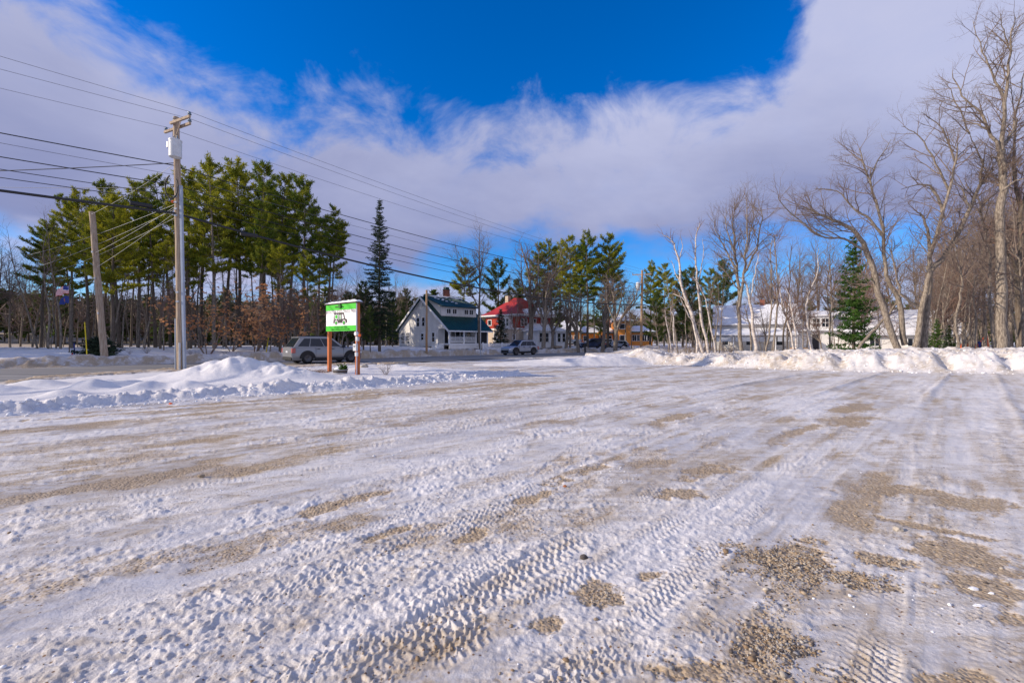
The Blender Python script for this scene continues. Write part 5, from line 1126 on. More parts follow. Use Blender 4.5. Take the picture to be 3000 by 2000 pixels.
# ================================================================ POLES AND WIRES
GROUND = lambda x, y: H(x, y)
def utility_pole(name, x, y, top, rb, rt, label, m='pole_wood', lean=(0, 0), z0=None, cat='utility pole'):
    z0 = H(x, y) if z0 is None else z0; e = empty(name, (x, y, z0), label=label, cat=cat); rng = np.random.default_rng(int(abs(x * 7)))
    tb = Tubes(); n = 14; t = np.linspace(0, 1, n); pts = np.stack([lean[0] * t + rng.normal(0, .008, n), lean[1] * t + rng.normal(0, .008, n), -.3 + (top - z0 + .3) * t], 1); tb.add(pts, rb + (rt - rb) * t, 14)
    tb.add(np.array([pts[-1], pts[-1] + [0, 0, .015]]), np.array([rt, .001]), 14)
    link_mesh('shaft', tb.mesh('shaft'), m, e); return e
x1, y1 = -17.8, 24.5; z1 = H(x1, y1)
P1 = utility_pole('utility_pole', x1, y1, 13.65, .20, .145, 'tall main utility pole with double crossarm and grey transformer', lean=(-.27, 0))
def xp(z): return -.27 * (z - z1) / (13.65 - z1)
ARM = Vector((.90, -.435, 0)); RD = Vector((.435, .90, 0))
att = []
def arm_pair(parent, cx, cz, L0, L1, off, ax=ARM, rd=RD, two=True):
    for s in ((-1, 1) if two else (1,)):
        b = MB(); c = Vector((cx, 0, cz)) + rd * off * s; b.beam(c - ax * L0, c + ax * L1, .10, .125); b.build('crossarm', 'pole_wood', parent)
def insulator(parent, p, r=.075, flip=False):
    b = MB(); b.lathe([(.02, 0), (.03, .05), (r, .06), (r * .85, .10), (r * .55, .12), (r * .8, .135), (r * .45, .20), (.02, .21)], p, 12); b.build('insulator', 'porcelain', parent, smooth=True)
az_ = 13.25 - z1
arm_pair(P1, xp(13.2), az_, 1.55, 0.85, .22, two=False); 
b = MB(); c = Vector((xp(13.2), 0, az_)) - RD * .24; b.beam(c - ARM * .1, c + ARM * 1.65, .10, .125); b.build('crossarm', 'pole_wood', P1)
ins = [Vector((xp(13.2), 0, az_ + .06)) - ARM * 1.42 + RD * .22, Vector((xp(13.2), 0, az_ + .06)) + ARM * .80 + RD * .22, Vector((xp(13.2), 0, az_ + .06)) + ARM * 1.58 - RD * .22]
for p in ins: insulator(P1, p, .10)
insulator(P1, (xp(13.2) - .05, -.1, az_ + .20), .07)
b = MB(); b.beam(Vector((xp(12.4), -.15, 12.4 - z1)), Vector((xp(13.2), 0, az_)) + ARM * .9 - RD * .24, .03, .03); b.beam(Vector((xp(12.4) - .1, -.15, 12.4 - z1)), Vector((xp(13.2), 0, az_)) - ARM * .8 + RD * .24, .03, .03); b.build('arm_brace', 'pole_wood', P1)
# transformer can
tz = 11.35 - z1; tx_ = xp(11.8) + .16
b = MB(); b.lathe([(.25, 0), (.29, .02), (.295, .85), (.31, .87), (.31, .92), (.2, .98), (.02, 1.0)], (tx_, -.34, tz), 32); tcan = b.build('transformer', 'paint_grey', P1)
b = MB(); b.b2((tx_ - .25, -.14, tz + .2), (tx_ - .05, -.05, tz + .3)); b.b2((tx_ - .25, -.14, tz + .65), (tx_ - .05, -.05, tz + .75)); b.build('bracket', 'metal_grey', P1)
for dx in (-.08, .1): insulator(tcan, (tx_ + dx, -.34, tz + .96), .04)
b = MB(); b.lathe([(.03, 0), (.035, .3)], (xp(12.3) - .42, -.1, 12.0 - z1), 8); b.beam((xp(12.3) - .42, -.1, 12.1 - z1), (xp(12.3) - .1, -.05, 11.95 - z1), .03, .03); b.beam((xp(12.3) - .40, -.1, 12.0 - z1), (xp(12) - .30, -.1, 11.6 - z1), .02, .02); b.build('fuse_cutout', 'porcelain', P1)
# cable loop round the pole, conduits
tb = Tubes(); tt = np.linspace(0.3, 2 * math.pi - .9, 18); c_ = Vector((xp(10) - .16, -.26, 9.85 - z1)); pts = np.stack([c_.x + .02 - .34 * np.sin(tt) * 1.0, c_.y + 0 * tt, c_.z + .62 * np.cos(tt)], 1); tb.add(pts, np.full(18, .028), 6)
pts[:, 0] *= .96; pts[:, 2] -= .05; tb.add(pts, np.full(18, .02), 6); link_mesh('cable_loop', tb.mesh('cable_loop'), 'cable', P1)
b = MB(); b.b2((.17, -.16, -.1), (.31, -.02, 9.95 - z1)); o = b.build('riser_cover', 'pvc', P1, bevel=.02); o.rotation_euler = (0, -.020, 0)
b = MB(); b.cyl((-.25, -.08, -.1), (-.25, -.08, 2.75), .045, n=10); b.build('conduit', 'pvc', P1); b = MB(); b.cyl((.10, -.26, -.1), (.10, -.26, 1.45), .05, n=10); b.build('conduit', 'metal_grey', P1)
for z in (8.2, 8.55, 8.9, 9.2, 3.6, 4.1): b = MB(); b.b2((xp(z + z1) - .06, -.24, z), (xp(z + z1) + .08, -.17, z + .09)); b.build('bracket', 'metal_grey', P1)
b = MB(); b.b2((xp(9) - .30, -.12, 9.05 - z1), (xp(9) - .16, .0, 9.15 - z1)); b.build('marker', 'orange', P1)

x2, y2 = at(1878, 58.5), 58.5; P2 = utility_pole('utility_pole', x2, y2, 10.75, .17, .13, 'utility pole with single crossarm and transformer standing by the snow pile', m='pole_orange', lean=(.15, 0)); z2 = H(x2, y2)
b = MB(); b.beam(Vector((.1, 0, 10.2 - z2)) - Vector((1, -.25, 0)) * 1.15, Vector((.1, 0, 10.2 - z2)) + Vector((1, -.25, 0)) * 1.15, .1, .12); b.build('crossarm', 'pole_wood', P2)
b = MB(); b.lathe([(.24, 0), (.26, 1.0), (.2, 1.08), (.02, 1.1)], (-.42, -.1, 8.1 - z2), 16); b.build('transformer', 'paint_grey', P2, smooth=True)
b = MB(); b.beam((-.5, .1, 10.15 - z2), (.1, -.12, 9.5 - z2), .03, .05); b.beam((.7, -.1, 10.15 - z2), (.1, -.12, 9.5 - z2), .03, .05); b.build('arm_brace', 'metal_grey', P2)
for dx in (-1.0, .1, 1.15): insulator(P2, (dx, -dx * .25, 10.26 - z2), .07)
x3, y3 = at(2097, 76), 76; P3 = utility_pole('utility_pole', x3, y3, 9.7, .16, .12, 'farther utility pole with crossarm behind the white birches', m='pole_orange'); z3 = H(x3, y3)
b = MB(); b.beam((-1.2, .2, 9.3 - z3), (1.2, -.2, 9.3 - z3), .1, .12); b.build('crossarm', 'pole_wood', P3); b = MB(); b.beam((-.5, .1, 9.25 - z3), (0, -.1, 8.7 - z3), .03, .04); b.beam((.5, -.1, 9.25 - z3), (0, -.1, 8.7 - z3), .03, .04); b.build('arm_brace', 'metal_grey', P3)
for dx in (-1.1, 0, 1.1): insulator(P3, (dx, -dx * .17, 9.36 - z3), .07)
xs_, ys_ = at(308, 31.4), 31.4; zs_ = H(xs_, ys_); PS = utility_pole('utility_pole', xs_, ys_, 10.55, .21, .17, 'leaning stub utility pole without crossarm across the road', m='pole_wood', lean=(-1.0, .1))
for z in (3.2, 5.6, 7.4): b = MB(); q = -1.0 * z / (10.55 - zs_); b.b2((q - .03, -.23, z), (q + .06, -.17, z + .12)); b.build('bolt_plate', 'metal_grey', PS)
xb, yb = at(895, 38.5), 38.5
x4, y4 = at(893, 44.5), 44.5; P4 = utility_pole('utility_pole', x4, y4, 6.9, .11, .085, 'short thin orange-brown service pole behind the near car', m='pole_orange', lean=(-.15, 0)); z4 = H(x4, y4)
b = MB(); b.b2((-.25, -.30, 1.1), (.25, -.12, 1.65)); b.b2((.05, -.25, 1.65), (.12, -.18, 2.6)); b.build('meter_box', 'metal_grey', P4); b = MB(); b.beam((-.25, -.1, 3.5), (-.5, -.2, 4.4), .03, .03); b.beam((-.5, -.2, 4.4), (-.1, -.1, 5.2), .03, .03); b.build('bracket', 'metal_grey', P4)
x5, y5 = at(1250, 47), 47; P5 = utility_pole('utility_pole', x5, y5, 6.9, .12, .10, 'plain service pole with orange foot in front of the white gable', m='pole_orange'); z5 = H(x5, y5)
x6, y6 = at(1408, 50), 50; fp = empty('flagpole', (x6, y6, H(x6, y6)), label='thin grey metal pole in the snow right of the porch', cat='pole'); b = MB(); b.cyl((0, 0, -.2), (0, 0, 4.75), .055, .04, 10); b.build('shaft', 'metal_grey', fp); b = MB(); b.lathe([(.02, 0), (.07, .04), (.07, .1), (.02, .15)], (0, 0, 4.75), 10); b.build('finial', 'metal_grey', fp)

WN = [0]
def wire(p, q, sag, r, m, label, group=None, n=28, name='power_line', extra=None):
    p, q = Vector(p), Vector(q); t = np.linspace(0, 1, n)[:, None]; P = np.array(p) * (1 - t) + np.array(q) * t; P[:, 2] -= (4 * sag * t * (1 - t))[:, 0]
    tb = Tubes(); c = P.mean(0); tb.add(P - c, np.full(n, r), 5); me = tb.mesh(name); o = link_mesh(name, me, m); o.location = c; tag(o, label, 'power line', group); return o
def on1(z, dx=0, dy=0): return Vector((x1 + xp(z) + dx, y1 + dy, z))
P0 = Vector((-52.5, -9.0, 0.0)); w1 = [P1.location + p + Vector((0, 0, .2)) for p in ins]
LT = ('topmost of the three primary wires', 'middle of the three primary wires', 'lowest of the three primary wires')
for k, (w, e0, e2) in enumerate(((w1[2], (2.2, -1.6, 14.4), (1.15, -.3, 10.5)), (w1[1], (.6, -.4, 13.5), (.1, 0, 10.5)), (w1[0], (-1.8, 1.3, 13.3), (-1.0, .25, 10.5)))):
    wire(w, P0 + Vector(e0), .35, .009, 'wire', LT[k] + ' going left from the main pole'); wire(w, Vector((x2, y2, 0)) + Vector(e2), .5, .010, 'wire', LT[k] + ' from the main pole right to the far pole')
    wire(Vector((x2, y2, 0)) + Vector(e2), (x3 + (1.1, 0, -1.1)[k], y3, 9.6), .2, .012, 'wire', LT[k] + ' between the two far crossarm poles')
LW = [('secondary cable just under the transformer', 11.0, 11.0, .55, .024, 8.9, .7, 'cable'), ('thin neutral wire under the secondary cable', 10.5, 10.6, .45, .010, 8.6, .8, 'wire'), ('upper telephone cable above the looped cable', 9.95, 9.75, .5, .022, 7.9, .9, 'cable'),
      ('thin cable second above the thick trunk cable', 9.4, 9.2, .5, .017, 7.4, 1.0, 'cable'), ('thin cable directly above the thick trunk cable', 9.05, 8.75, .5, .017, 7.0, 1.1, 'cable'), ('thick black trunk cable', 8.45, 8.2, .45, .062, 6.35, 1.35, 'cable')]
for lab, z, zl, sg, r, z2_, sg2, m in LW:
    wire(on1(z, -.05, -.18), P0 + Vector((0, 0, zl + .1)), sg, r * 1.05, m, lab + ' left of the main pole'); wire(on1(z, .05, .18), (x2 + .1, y2, z2_), sg2, r, m, lab + ' right of the main pole')
    if r > .02: wire((x2 + .1, y2, z2_), (x3, y3, z2_ - .2), .3, r, m, lab + ' between the two far crossarm poles')
wire(on1(11.2, -.1), (-62, 24, 10.9), .6, .022, 'cable', 'dark service cable dropping from the main pole past the left frame edge'); wire(on1(9.9, -.1), (-60, 31, 13.5), .5, .010, 'wire', 'thin wire rising faintly to the left frame edge')
stub = Vector((xs_ - .98, ys_, 10.35)); wire(on1(11.15, -.15), stub, .15, .010, 'wire_light', 'pale guy wire from the main pole to the top of the stub pole', n=8)
for k, (za, zt, px) in enumerate(((9.0, 9.9, 75), (8.75, 8.8, 60), (8.3, 8.4, 80))):
    wire(on1(za, -.1), (at(px, 44), 44 + k, zt), .25, .010, 'wire_light', ('upper', 'middle', 'lower')[k] + ' of three pale service wires going from the main pole into the left pines')
wire(on1(8.6, -.1), (xs_ - .6, ys_, 6.7), .1, .010, 'wire_light', 'pale guy wire reaching the middle of the stub pole', n=8); wire(on1(8.9, -.1), (xs_ - .7, ys_, 7.7), .1, .010, 'wire_light', 'pale guy wire just above the middle of the stub pole', n=8)
wire((x5, y5, 6.5), (at(1120, 70), 70, 9.3), .6, .012, 'wire', 'thin wire from the service pole before the gable to the tall spruce'); wire((x5, y5, 6.4), (x2, y2, 8.2), 1.0, .012, 'wire', 'thin wire from the service pole before the gable to the far pole')
# splice boxes on the trunk cable
for dt, lab in ((-1.55, 'black splice case hanging on the trunk cable left of the main pole'), (3.4, 'long black splice case hanging from the trunk cable right of the main pole')):
    u_ = Vector((x2 - x1, y2 - y1, 0)).normalized() if dt > 0 else Vector((x1 - P0.x, y1 - P0.y, 0)).normalized(); c = on1(8.45 if dt < 0 else 8.0) + u_ * dt
    e = empty('splice_case', c, math.atan2(u_.y, u_.x), lab, 'cable box'); b = MB(); b.cyl((-.45, 0, .18 if dt < 0 else -.1), (.45, 0, .18 if dt < 0 else -.1), .11, n=10); b.build('case', 'cable', e); b = MB(); b.b2((-.3, -.02, -.1), (-.26, .02, .25)); b.b2((.26, -.02, -.1), (.3, .02, .25)); b.build('hanger', 'cable', e)

# flags in front of the wood
def flag():
    x, y = at(203, 36), 36.0; zf = H(x, y); e = empty('flagpole', (x, y, zf), label='thin dark flagpole leaning slightly beside the left wood', cat='flagpole'); b = MB(); b.cyl((0, 0, -.1), (.05, 0, 5.6), .035, .03, 8); b.build('shaft', 'bark_dark', e)
    def cloth(name, L, Hh, z, label, stripes):
        f = empty(name, (x - .02, y - .02, zf + z), label=label, cat='flag'); nx, nz = 16, 13; V = []
        for j in range(nz + 1):
            for i in range(nx + 1):
                a = i / nx; V.append((-L * a * .82, .10 * math.sin(a * 9 + j * .2) * a + .02, -Hh * j / nz - .55 * a * a * L * .5 - .04 * math.sin(a * 12)))
        def part(nm, m, sel):
            F = [(j * (nx + 1) + i, j * (nx + 1) + i + 1, (j + 1) * (nx + 1) + i + 1, (j + 1) * (nx + 1) + i) for j in range(nz) for i in range(nx) if sel(i, j)]
            b = MB(); b.poly(V, F); me = bpy.data.meshes.new(nm); bm = bmesh.new(); m0 = b.me(nm); bm.from_mesh(m0); bmesh.ops.delete(bm, geom=[v for v in bm.verts if not v.link_faces], context='VERTS')
            ex = bmesh.ops.solidify(bm, geom=bm.faces[:], thickness=.012); bm.to_mesh(me); bm.free(); link_mesh(nm, me, m, f)
        if stripes:
            part('canton', 'blue_flag', lambda i, j: i < 7 and j < 7); part('red_stripes', 'red', lambda i, j: j % 2 == 0 and not (i < 7 and j < 7)); part('white_stripes', 'white', lambda i, j: j % 2 == 1 and not (i < 7 and j < 7))
        else:
            part('cloth', 'blue_flag', lambda i, j: not (7 <= i < 10 and 4 <= j < 9)); part('emblem', 'leaf_brown', lambda i, j: 7 <= i < 10 and 4 <= j < 9)
    cloth('flag', 1.15, .6, 5.3, 'striped red and white flag with blue canton drooping from the flagpole', True); cloth('flag', .8, .55, 4.5, 'dark blue flag hanging below the striped one', False)
flag()
def stick(name, px, D, h, r, m, label, cat, lean=(0, 0)):
    x = at(px, D); e = empty(name, (x, D, H(x, D)), label=label, cat=cat); b = MB(); b.cyl((0, 0, -.15), (lean[0], lean[1], h), r, n=8); b.build('shaft', m, e); return e
stick('guy_marker', 257, 30.5, 2.6, .03, 'yellow', 'tall yellow guy-wire marker left of the stub pole', 'guy marker', (-.2, 0)); e = stick('guy_marker', 779, 42.5, 1.9, .045, 'yellow', 'short yellow guy-wire marker slanting behind the near car', 'guy marker', (.32, 0))
e = stick('marker_post', 218, 35, .95, .04, 'blue_flag', 'small dark marker post beside the flagpole', 'post'); b = MB(); b.b2((-.08, -.06, .85), (.08, .06, 1.0)); b.build('cap', 'dark', e)
e = stick('stake', 749, 23.6, .62, .035, 'pole_wood', 'short wooden stake standing in the snow right of the tall pile', 'stake')
def cone(px, D, s, label):
    x = at(px, D); e = empty('road_marker', (x, D, H(x, D)), label=label, cat='marker'); b = MB(); b.lathe([(.16 * s, 0), (.10 * s, .25 * s), (.02, .5 * s)], n=10); b.build('cone', 'red', e); b = MB(); b.b2((-.2 * s, -.2 * s, -.03), (.2 * s, .2 * s, .01)); b.build('base', 'red', e)
cone(731, 24.0, .8, 'small red marker peeping over the right shoulder of the tall snow pile'); cone(212, 34.5, .35, 'tiny red marker in the snow beside the flagpole')
x, y = at(1714, 59), 59; e = empty('mailbox', (x, y, H(x, y)), label='black mailbox on a black post at the far roadside', cat='mailbox'); b = MB(); b.b2((-.09, -.09, -.2), (.09, .09, 1.0)); b.build('post', 'plastic_black', e)
b = MB(); b.prism([(-.16, 1.0), (.16, 1.0), (.16, 1.22), (.1, 1.32), (-.1, 1.32), (-.16, 1.22)], .55, 'y', -.3); b.build('box', 'plastic_black', e)

# ================================================================ SIGN
def text(s, size, m, parent, loc, name, stretch=1.0, depth=.004, spacing=1.0, bold=0.0):
    cu = bpy.data.curves.new(name, 'FONT'); cu.body = s; cu.size = size; cu.extrude = depth; cu.align_x = 'CENTER'; cu.align_y = 'CENTER'; cu.space_character = spacing; cu.offset = bold
    t = bpy.data.objects.new('tmp', cu); C.objects.link(t); bpy.context.view_layer.update(); me = bpy.data.meshes.new_from_object(t.evaluated_get(bpy.context.evaluated_depsgraph_get())); me.name = name; bpy.data.objects.remove(t)
    me.transform(Matrix.Diagonal((stretch, 1, 1, 1))); me.transform(Matrix.Rotation(R(90), 4, 'X')); me.materials.clear()
    o = link_mesh(name, me, m, parent); o.location = loc; return o
def sign():
    A_ = Vector((-8.5, 20.9, 0)); B_ = Vector((-6.62, 19.4, 0)); d = (B_ - A_); W = d.length; rz = math.atan2(d.y, d.x)
    za = H(A_.x, A_.y); zb = H(B_.x, B_.y); z = (za + zb) / 2
    s = empty('sign', (A_.x, A_.y, 0), rz, 'green and white food truck park sign on two cedar posts with snow on its cap', 'sign')
    zt, zbm = 3.24, 2.06      # panel top, bottom (above the lot)
    for x, zg in ((.06, za), (W - .08, zb)): b = MB(); b.b2((x - .075, .02, zg - .3), (x + .075, .17, 3.30)); b.build('post', 'post_cedar', s, bevel=.01)
    b = MB(); b.b2((0, -.035, zbm), (W, .018, zt)); p = b.build('panel', 'sign_white', s)
    b = MB(); b.b2((-.004, -.041, zt - .245), (W + .004, -.036, zt)); b.build('top_band', 'sign_green', p); b = MB(); b.b2((-.004, -.041, zbm), (W + .004, -.036, zbm + .235)); b.build('bottom_band', 'sign_green', p)
    text('Welcome to the', .105, 'sign_ink', p, (W * .47, -.044, zt - .11), 'welcome_lettering', 1.0)
    text('BRIDGTON FOOD TRUCK PARK', .195, 'sign_ink', p, (W / 2, -.037, zt - .325), 'name_lettering', .74, spacing=1.18, depth=.0015)
    text('1111 PORTLAND ROAD', .080, 'sign_darkgreen', p, (W * .50, -.044, zbm + .165), 'address_lettering', 1.05, spacing=1.25); text('BRIDGTONFOODTRUCKPARK.COM', .075, 'sign_darkgreen', p, (W * .50, -.044, zbm + .07), 'web_lettering', 1.0, spacing=1.25)
    # the truck emblem
    cx, cz, k = W * .48, zbm + .285, 1.0
    def flat(nm, pts, m, d=.004, lift=.0): b = MB(); b.prism([(cx + a, cz + c * .88) for a, c in pts], -d, 'y', -.0365 - lift); return b.build(nm, m, p)
    flat('truck_body', [(-.53, .08), (-.50, .60), (.30, .60), (.33, .57), (.42, .30), (.55, .26), (.58, .22), (.58, .08)], 'sign_ink')
    def disc(x, z, r, n=20): return [(x + r * math.cos(2 * math.pi * i / n), z + r * 1.0 * math.sin(2 * math.pi * i / n)) for i in range(n)]
    flat('windscreen', [(.17, .29), (.17, .51), (.27, .51), (.34, .29)], 'sign_white', .004, .005); flat('serving_window', [(-.03, .26), (-.03, .49), (.09, .49), (.09, .26)], 'sign_white', .004, .005); flat('cup', [(0.005, .27), (.005, .38), (.02, .52), (.04, .52), (.055, .38), (.055, .27)], 'sign_green', .004, .010)
    flat('plate_rim', disc(-.27, .40, .135), 'sign_white', .004, .005); flat('plate', disc(-.27, .40, .10), 'sign_green', .004, .010)
    flat('fork', [(-.465, .24), (-.465, .42), (-.49, .54), (-.42, .54), (-.445, .42), (-.445, .24)], 'sign_white', .004, .005); flat('knife', [(-.11, .24), (-.125, .52), (-.09, .54), (-.085, .24)], 'sign_white', .004, .005)
    for x in (-.29, .34): flat('wheel_arch', disc(x, .10, .125), 'sign_white', .004, .005); flat('wheel', disc(x, .09, .095), 'sign_ink', .004, .010); flat('hub', disc(x, .09, .062), 'sign_green', .004, .015)
    b = MB(); b.b2((-.09, -.08, zt + .02), (W + .09, .26, zt + .065)); b.build('cap_board', 'barrel', s)
    me = bpy.data.meshes.new('cap_snow'); bm = bmesh.new(); bmesh.ops.create_grid(bm, x_segments=26, y_segments=6, size=.5); rng = random.Random(4)
    for v in bm.verts:
        e = min(.5 - abs(v.co.x), .5 - abs(v.co.y)) ; f = min(1, e * 9); v.co.z = .085 * math.sqrt(max(f, 0)) * (.75 + .5 * rng.random()) * (1.15 if v.co.x > 0 else .8); v.co.x = v.co.x * (W + .18); v.co.y *= .33
    bm.to_mesh(me); bm.free(); o = link_mesh('cap_snow', me, 'snow', s, smooth=True); o.location = (W / 2, .09, zt + .064)
    b = MB(); b.b2((W * .46, -.10, zt - .17), (W * .54, -.06, zt - .02)); b.b2((W * .48, -.10, zt - .02), (W * .52, .0, zt + .03)); b.build('sign_lamp', 'sign_darkgreen', s)
    # electric riser on the right post
    q = empty('electric_meter', (B_.x, B_.y, 0), rz, 'grey electric meter, conduit and boxes strapped to the right sign post', 'electric meter'); 
    b = MB(); b.cyl((.10, -.06, zb - .2), (.10, -.06, 2.9), .022, n=8); b.build('conduit', 'pvc', q); b = MB(); b.cyl((.10, -.03, 1.93), (.10, -.14, 1.93), .085, n=18); b.build('meter', 'lamp_clear', q); b = MB(); b.b2((.05, -.10, 1.62), (.20, .0, 1.80)); b.build('socket', 'metal_grey', q)
    b = MB(); b.b2((-.04, -.16, 1.20), (.20, -.07, 1.50)); bx = b.build('cabinet', 'paint_grey', q, bevel=.008); text('NOTICE', .045, 'sign_ink', bx, (.08, -.162, 1.41), 'notice_lettering'); text('PARKING', .03, 'sign_ink', bx, (.08, -.162, 1.36), 'notice_lettering')
    b = MB(); b.b2((.04, -.12, .98), (.17, -.04, 1.14)); b.build('junction_box', 'paint_grey', q)
    b = MB(); b.lathe([(.015, 0), (.05, .02), (.05, .10), (.015, .12)], (.26, -.02, 1.80), 10); b.build('beacon', 'orange', q)
sign()
def planter():
    x, y = at(997, 19.9), 19.9; zg = H(x, y); e = empty('planter', (x, y, zg), label='low half-barrel planter between the sign posts with snow and greenery', cat='planter')
    n = 22
    for i in range(n):
        a0, a1 = 2 * math.pi * i / n + .02, 2 * math.pi * (i + 1) / n - .02; b = MB(); r0, r1, t = .27, .32, .03
        P = [(r * math.cos(a), r * math.sin(a), z) for z, ro in ((-.05, r0), (.20, r1)) for r, a in ((ro, a0), (ro, a1), (ro - t, a1), (ro - t, a0))]; b.poly(P, [(3, 2, 1, 0), (4, 5, 6, 7), (0, 1, 5, 4), (1, 2, 6, 5), (2, 3, 7, 6), (3, 0, 4, 7)]); b.build('stave', 'barrel', e)
    for z, r in ((.03, .295), (.15, .318)): b = MB(); b.lathe([(r, z), (r + .006, z + .03)], n=24); b.build('hoop', 'metal_grey', e)
    b = MB(); b.lathe([(.28, .15), (.22, .22), (.12, .29), (.02, .32)], (-.03, 0, 0), 14); b.build('snow_heap', 'snow', e, smooth=True)
    rng = np.random.default_rng(2); tips = rng.normal(0, .07, (40, 3)) + [.16, -.1, .24]; V, F = leaf_fan(rng, tips, 4, .12, .05, up=.5); link_mesh('greenery', mesh_np('greenery', V, F), 'fir', e)
planter()
def brush():
    x, y = at(925, 20.3), 20.3; e = empty('brush_pile', (x, y, H(x, y)), label='low tangle of cut brown twigs left of the sign', cat='brush'); rng = np.random.default_rng(8); tb = Tubes()
    for i in range(90): a = rng.uniform(-.5, .5) + (0 if rng.random() < .5 else math.pi); p = np.array([rng.normal(0, .35), rng.normal(0, .2), .02]); pts, _ = walk(rng, p, np.array([math.cos(a), math.sin(a) * .5, rng.uniform(.1, .5)]), rng.uniform(.3, .7), 4, .1, -.04); tb.add(pts, np.linspace(.006, .003, 5), 3)
    link_mesh('twigs', tb.mesh('twigs', False), 'twig_red', e)
brush()
x, y = at(1067, 22.6), 22.6; bm = bmesh.new(); bmesh.ops.create_icosphere(bm, subdivisions=3, radius=.2); 
for v in bm.verts: v.co *= 1 + .25 * (math.sin(v.co.x * 17) * math.cos(v.co.y * 13) + .3 * math.sin(v.co.z * 31)); v.co.z *= .75
me = bpy.data.meshes.new('rock'); bm.to_mesh(me); bm.free(); o = link_mesh('rock', me, 'stone_pale', None, (x, y, H(x, y) + .1)); tag(o, 'pale tan rock on the snow mound behind the right sign post', 'rock')
# little things on the lot
for px, D, s, m, lab, nm, cat in ((590, 5.33, .028, 'stone_tan', 'tan pebble-sized clod casting a shadow on the left foreground', 'clod', 'clod'), (500, 11.6, .035, 'orange', 'small orange scrap lying by the brown tyre streak', 'litter', 'litter'), (2630, 3.85, .03, 'stone_pale', 'pale single stone in the right foreground', 'stone', 'stone'), (1710, 3.35, .022, 'stone_dark', 'dark pair of stones beside the slush ridge', 'stone', 'stone'), (1655, 5.0, .018, 'leaf_brown', 'curled dead leaf on the ice in the centre', 'dead_leaf', 'leaf')):
    x = at(px, D); z = float(terrain(np.array([x]), np.array([D]))[0][0]); bm = bmesh.new(); bmesh.ops.create_icosphere(bm, subdivisions=2, radius=s); rg = random.Random(px)
    for v in bm.verts: v.co *= 1 + rg.uniform(-.2, .2); v.co.x *= 1.3; v.co.z *= .8
    me = bpy.data.meshes.new(nm); bm.to_mesh(me); bm.free(); o = link_mesh(nm, me, m, None, (x, D, z + s * .5)); tag(o, lab, cat)
for k, (px, D, s) in enumerate(((2850, 2.95, .02), (2905, 2.9, .013), (2868, 2.75, .022), (150, 3.3, .013))):
    x = at(px, D); z = float(terrain(np.array([x]), np.array([D]))[0][0]); bm = bmesh.new(); bmesh.ops.create_icosphere(bm, subdivisions=2, radius=s); rg = random.Random(px)
    for v in bm.verts: v.co *= rg.uniform(.68, 1.2); v.co.x *= 1.5; v.co.z *= .55
    me = bpy.data.meshes.new('snow_chunk'); bm.to_mesh(me); bm.free(); o = link_mesh('snow_chunk', me, 'snow', None, (x, D, z + s * .1)); tag(o, ('upper', 'rightmost', 'lower', 'leftmost')[k] + ' loose white snow chunk lying on the lot', 'snow chunk')

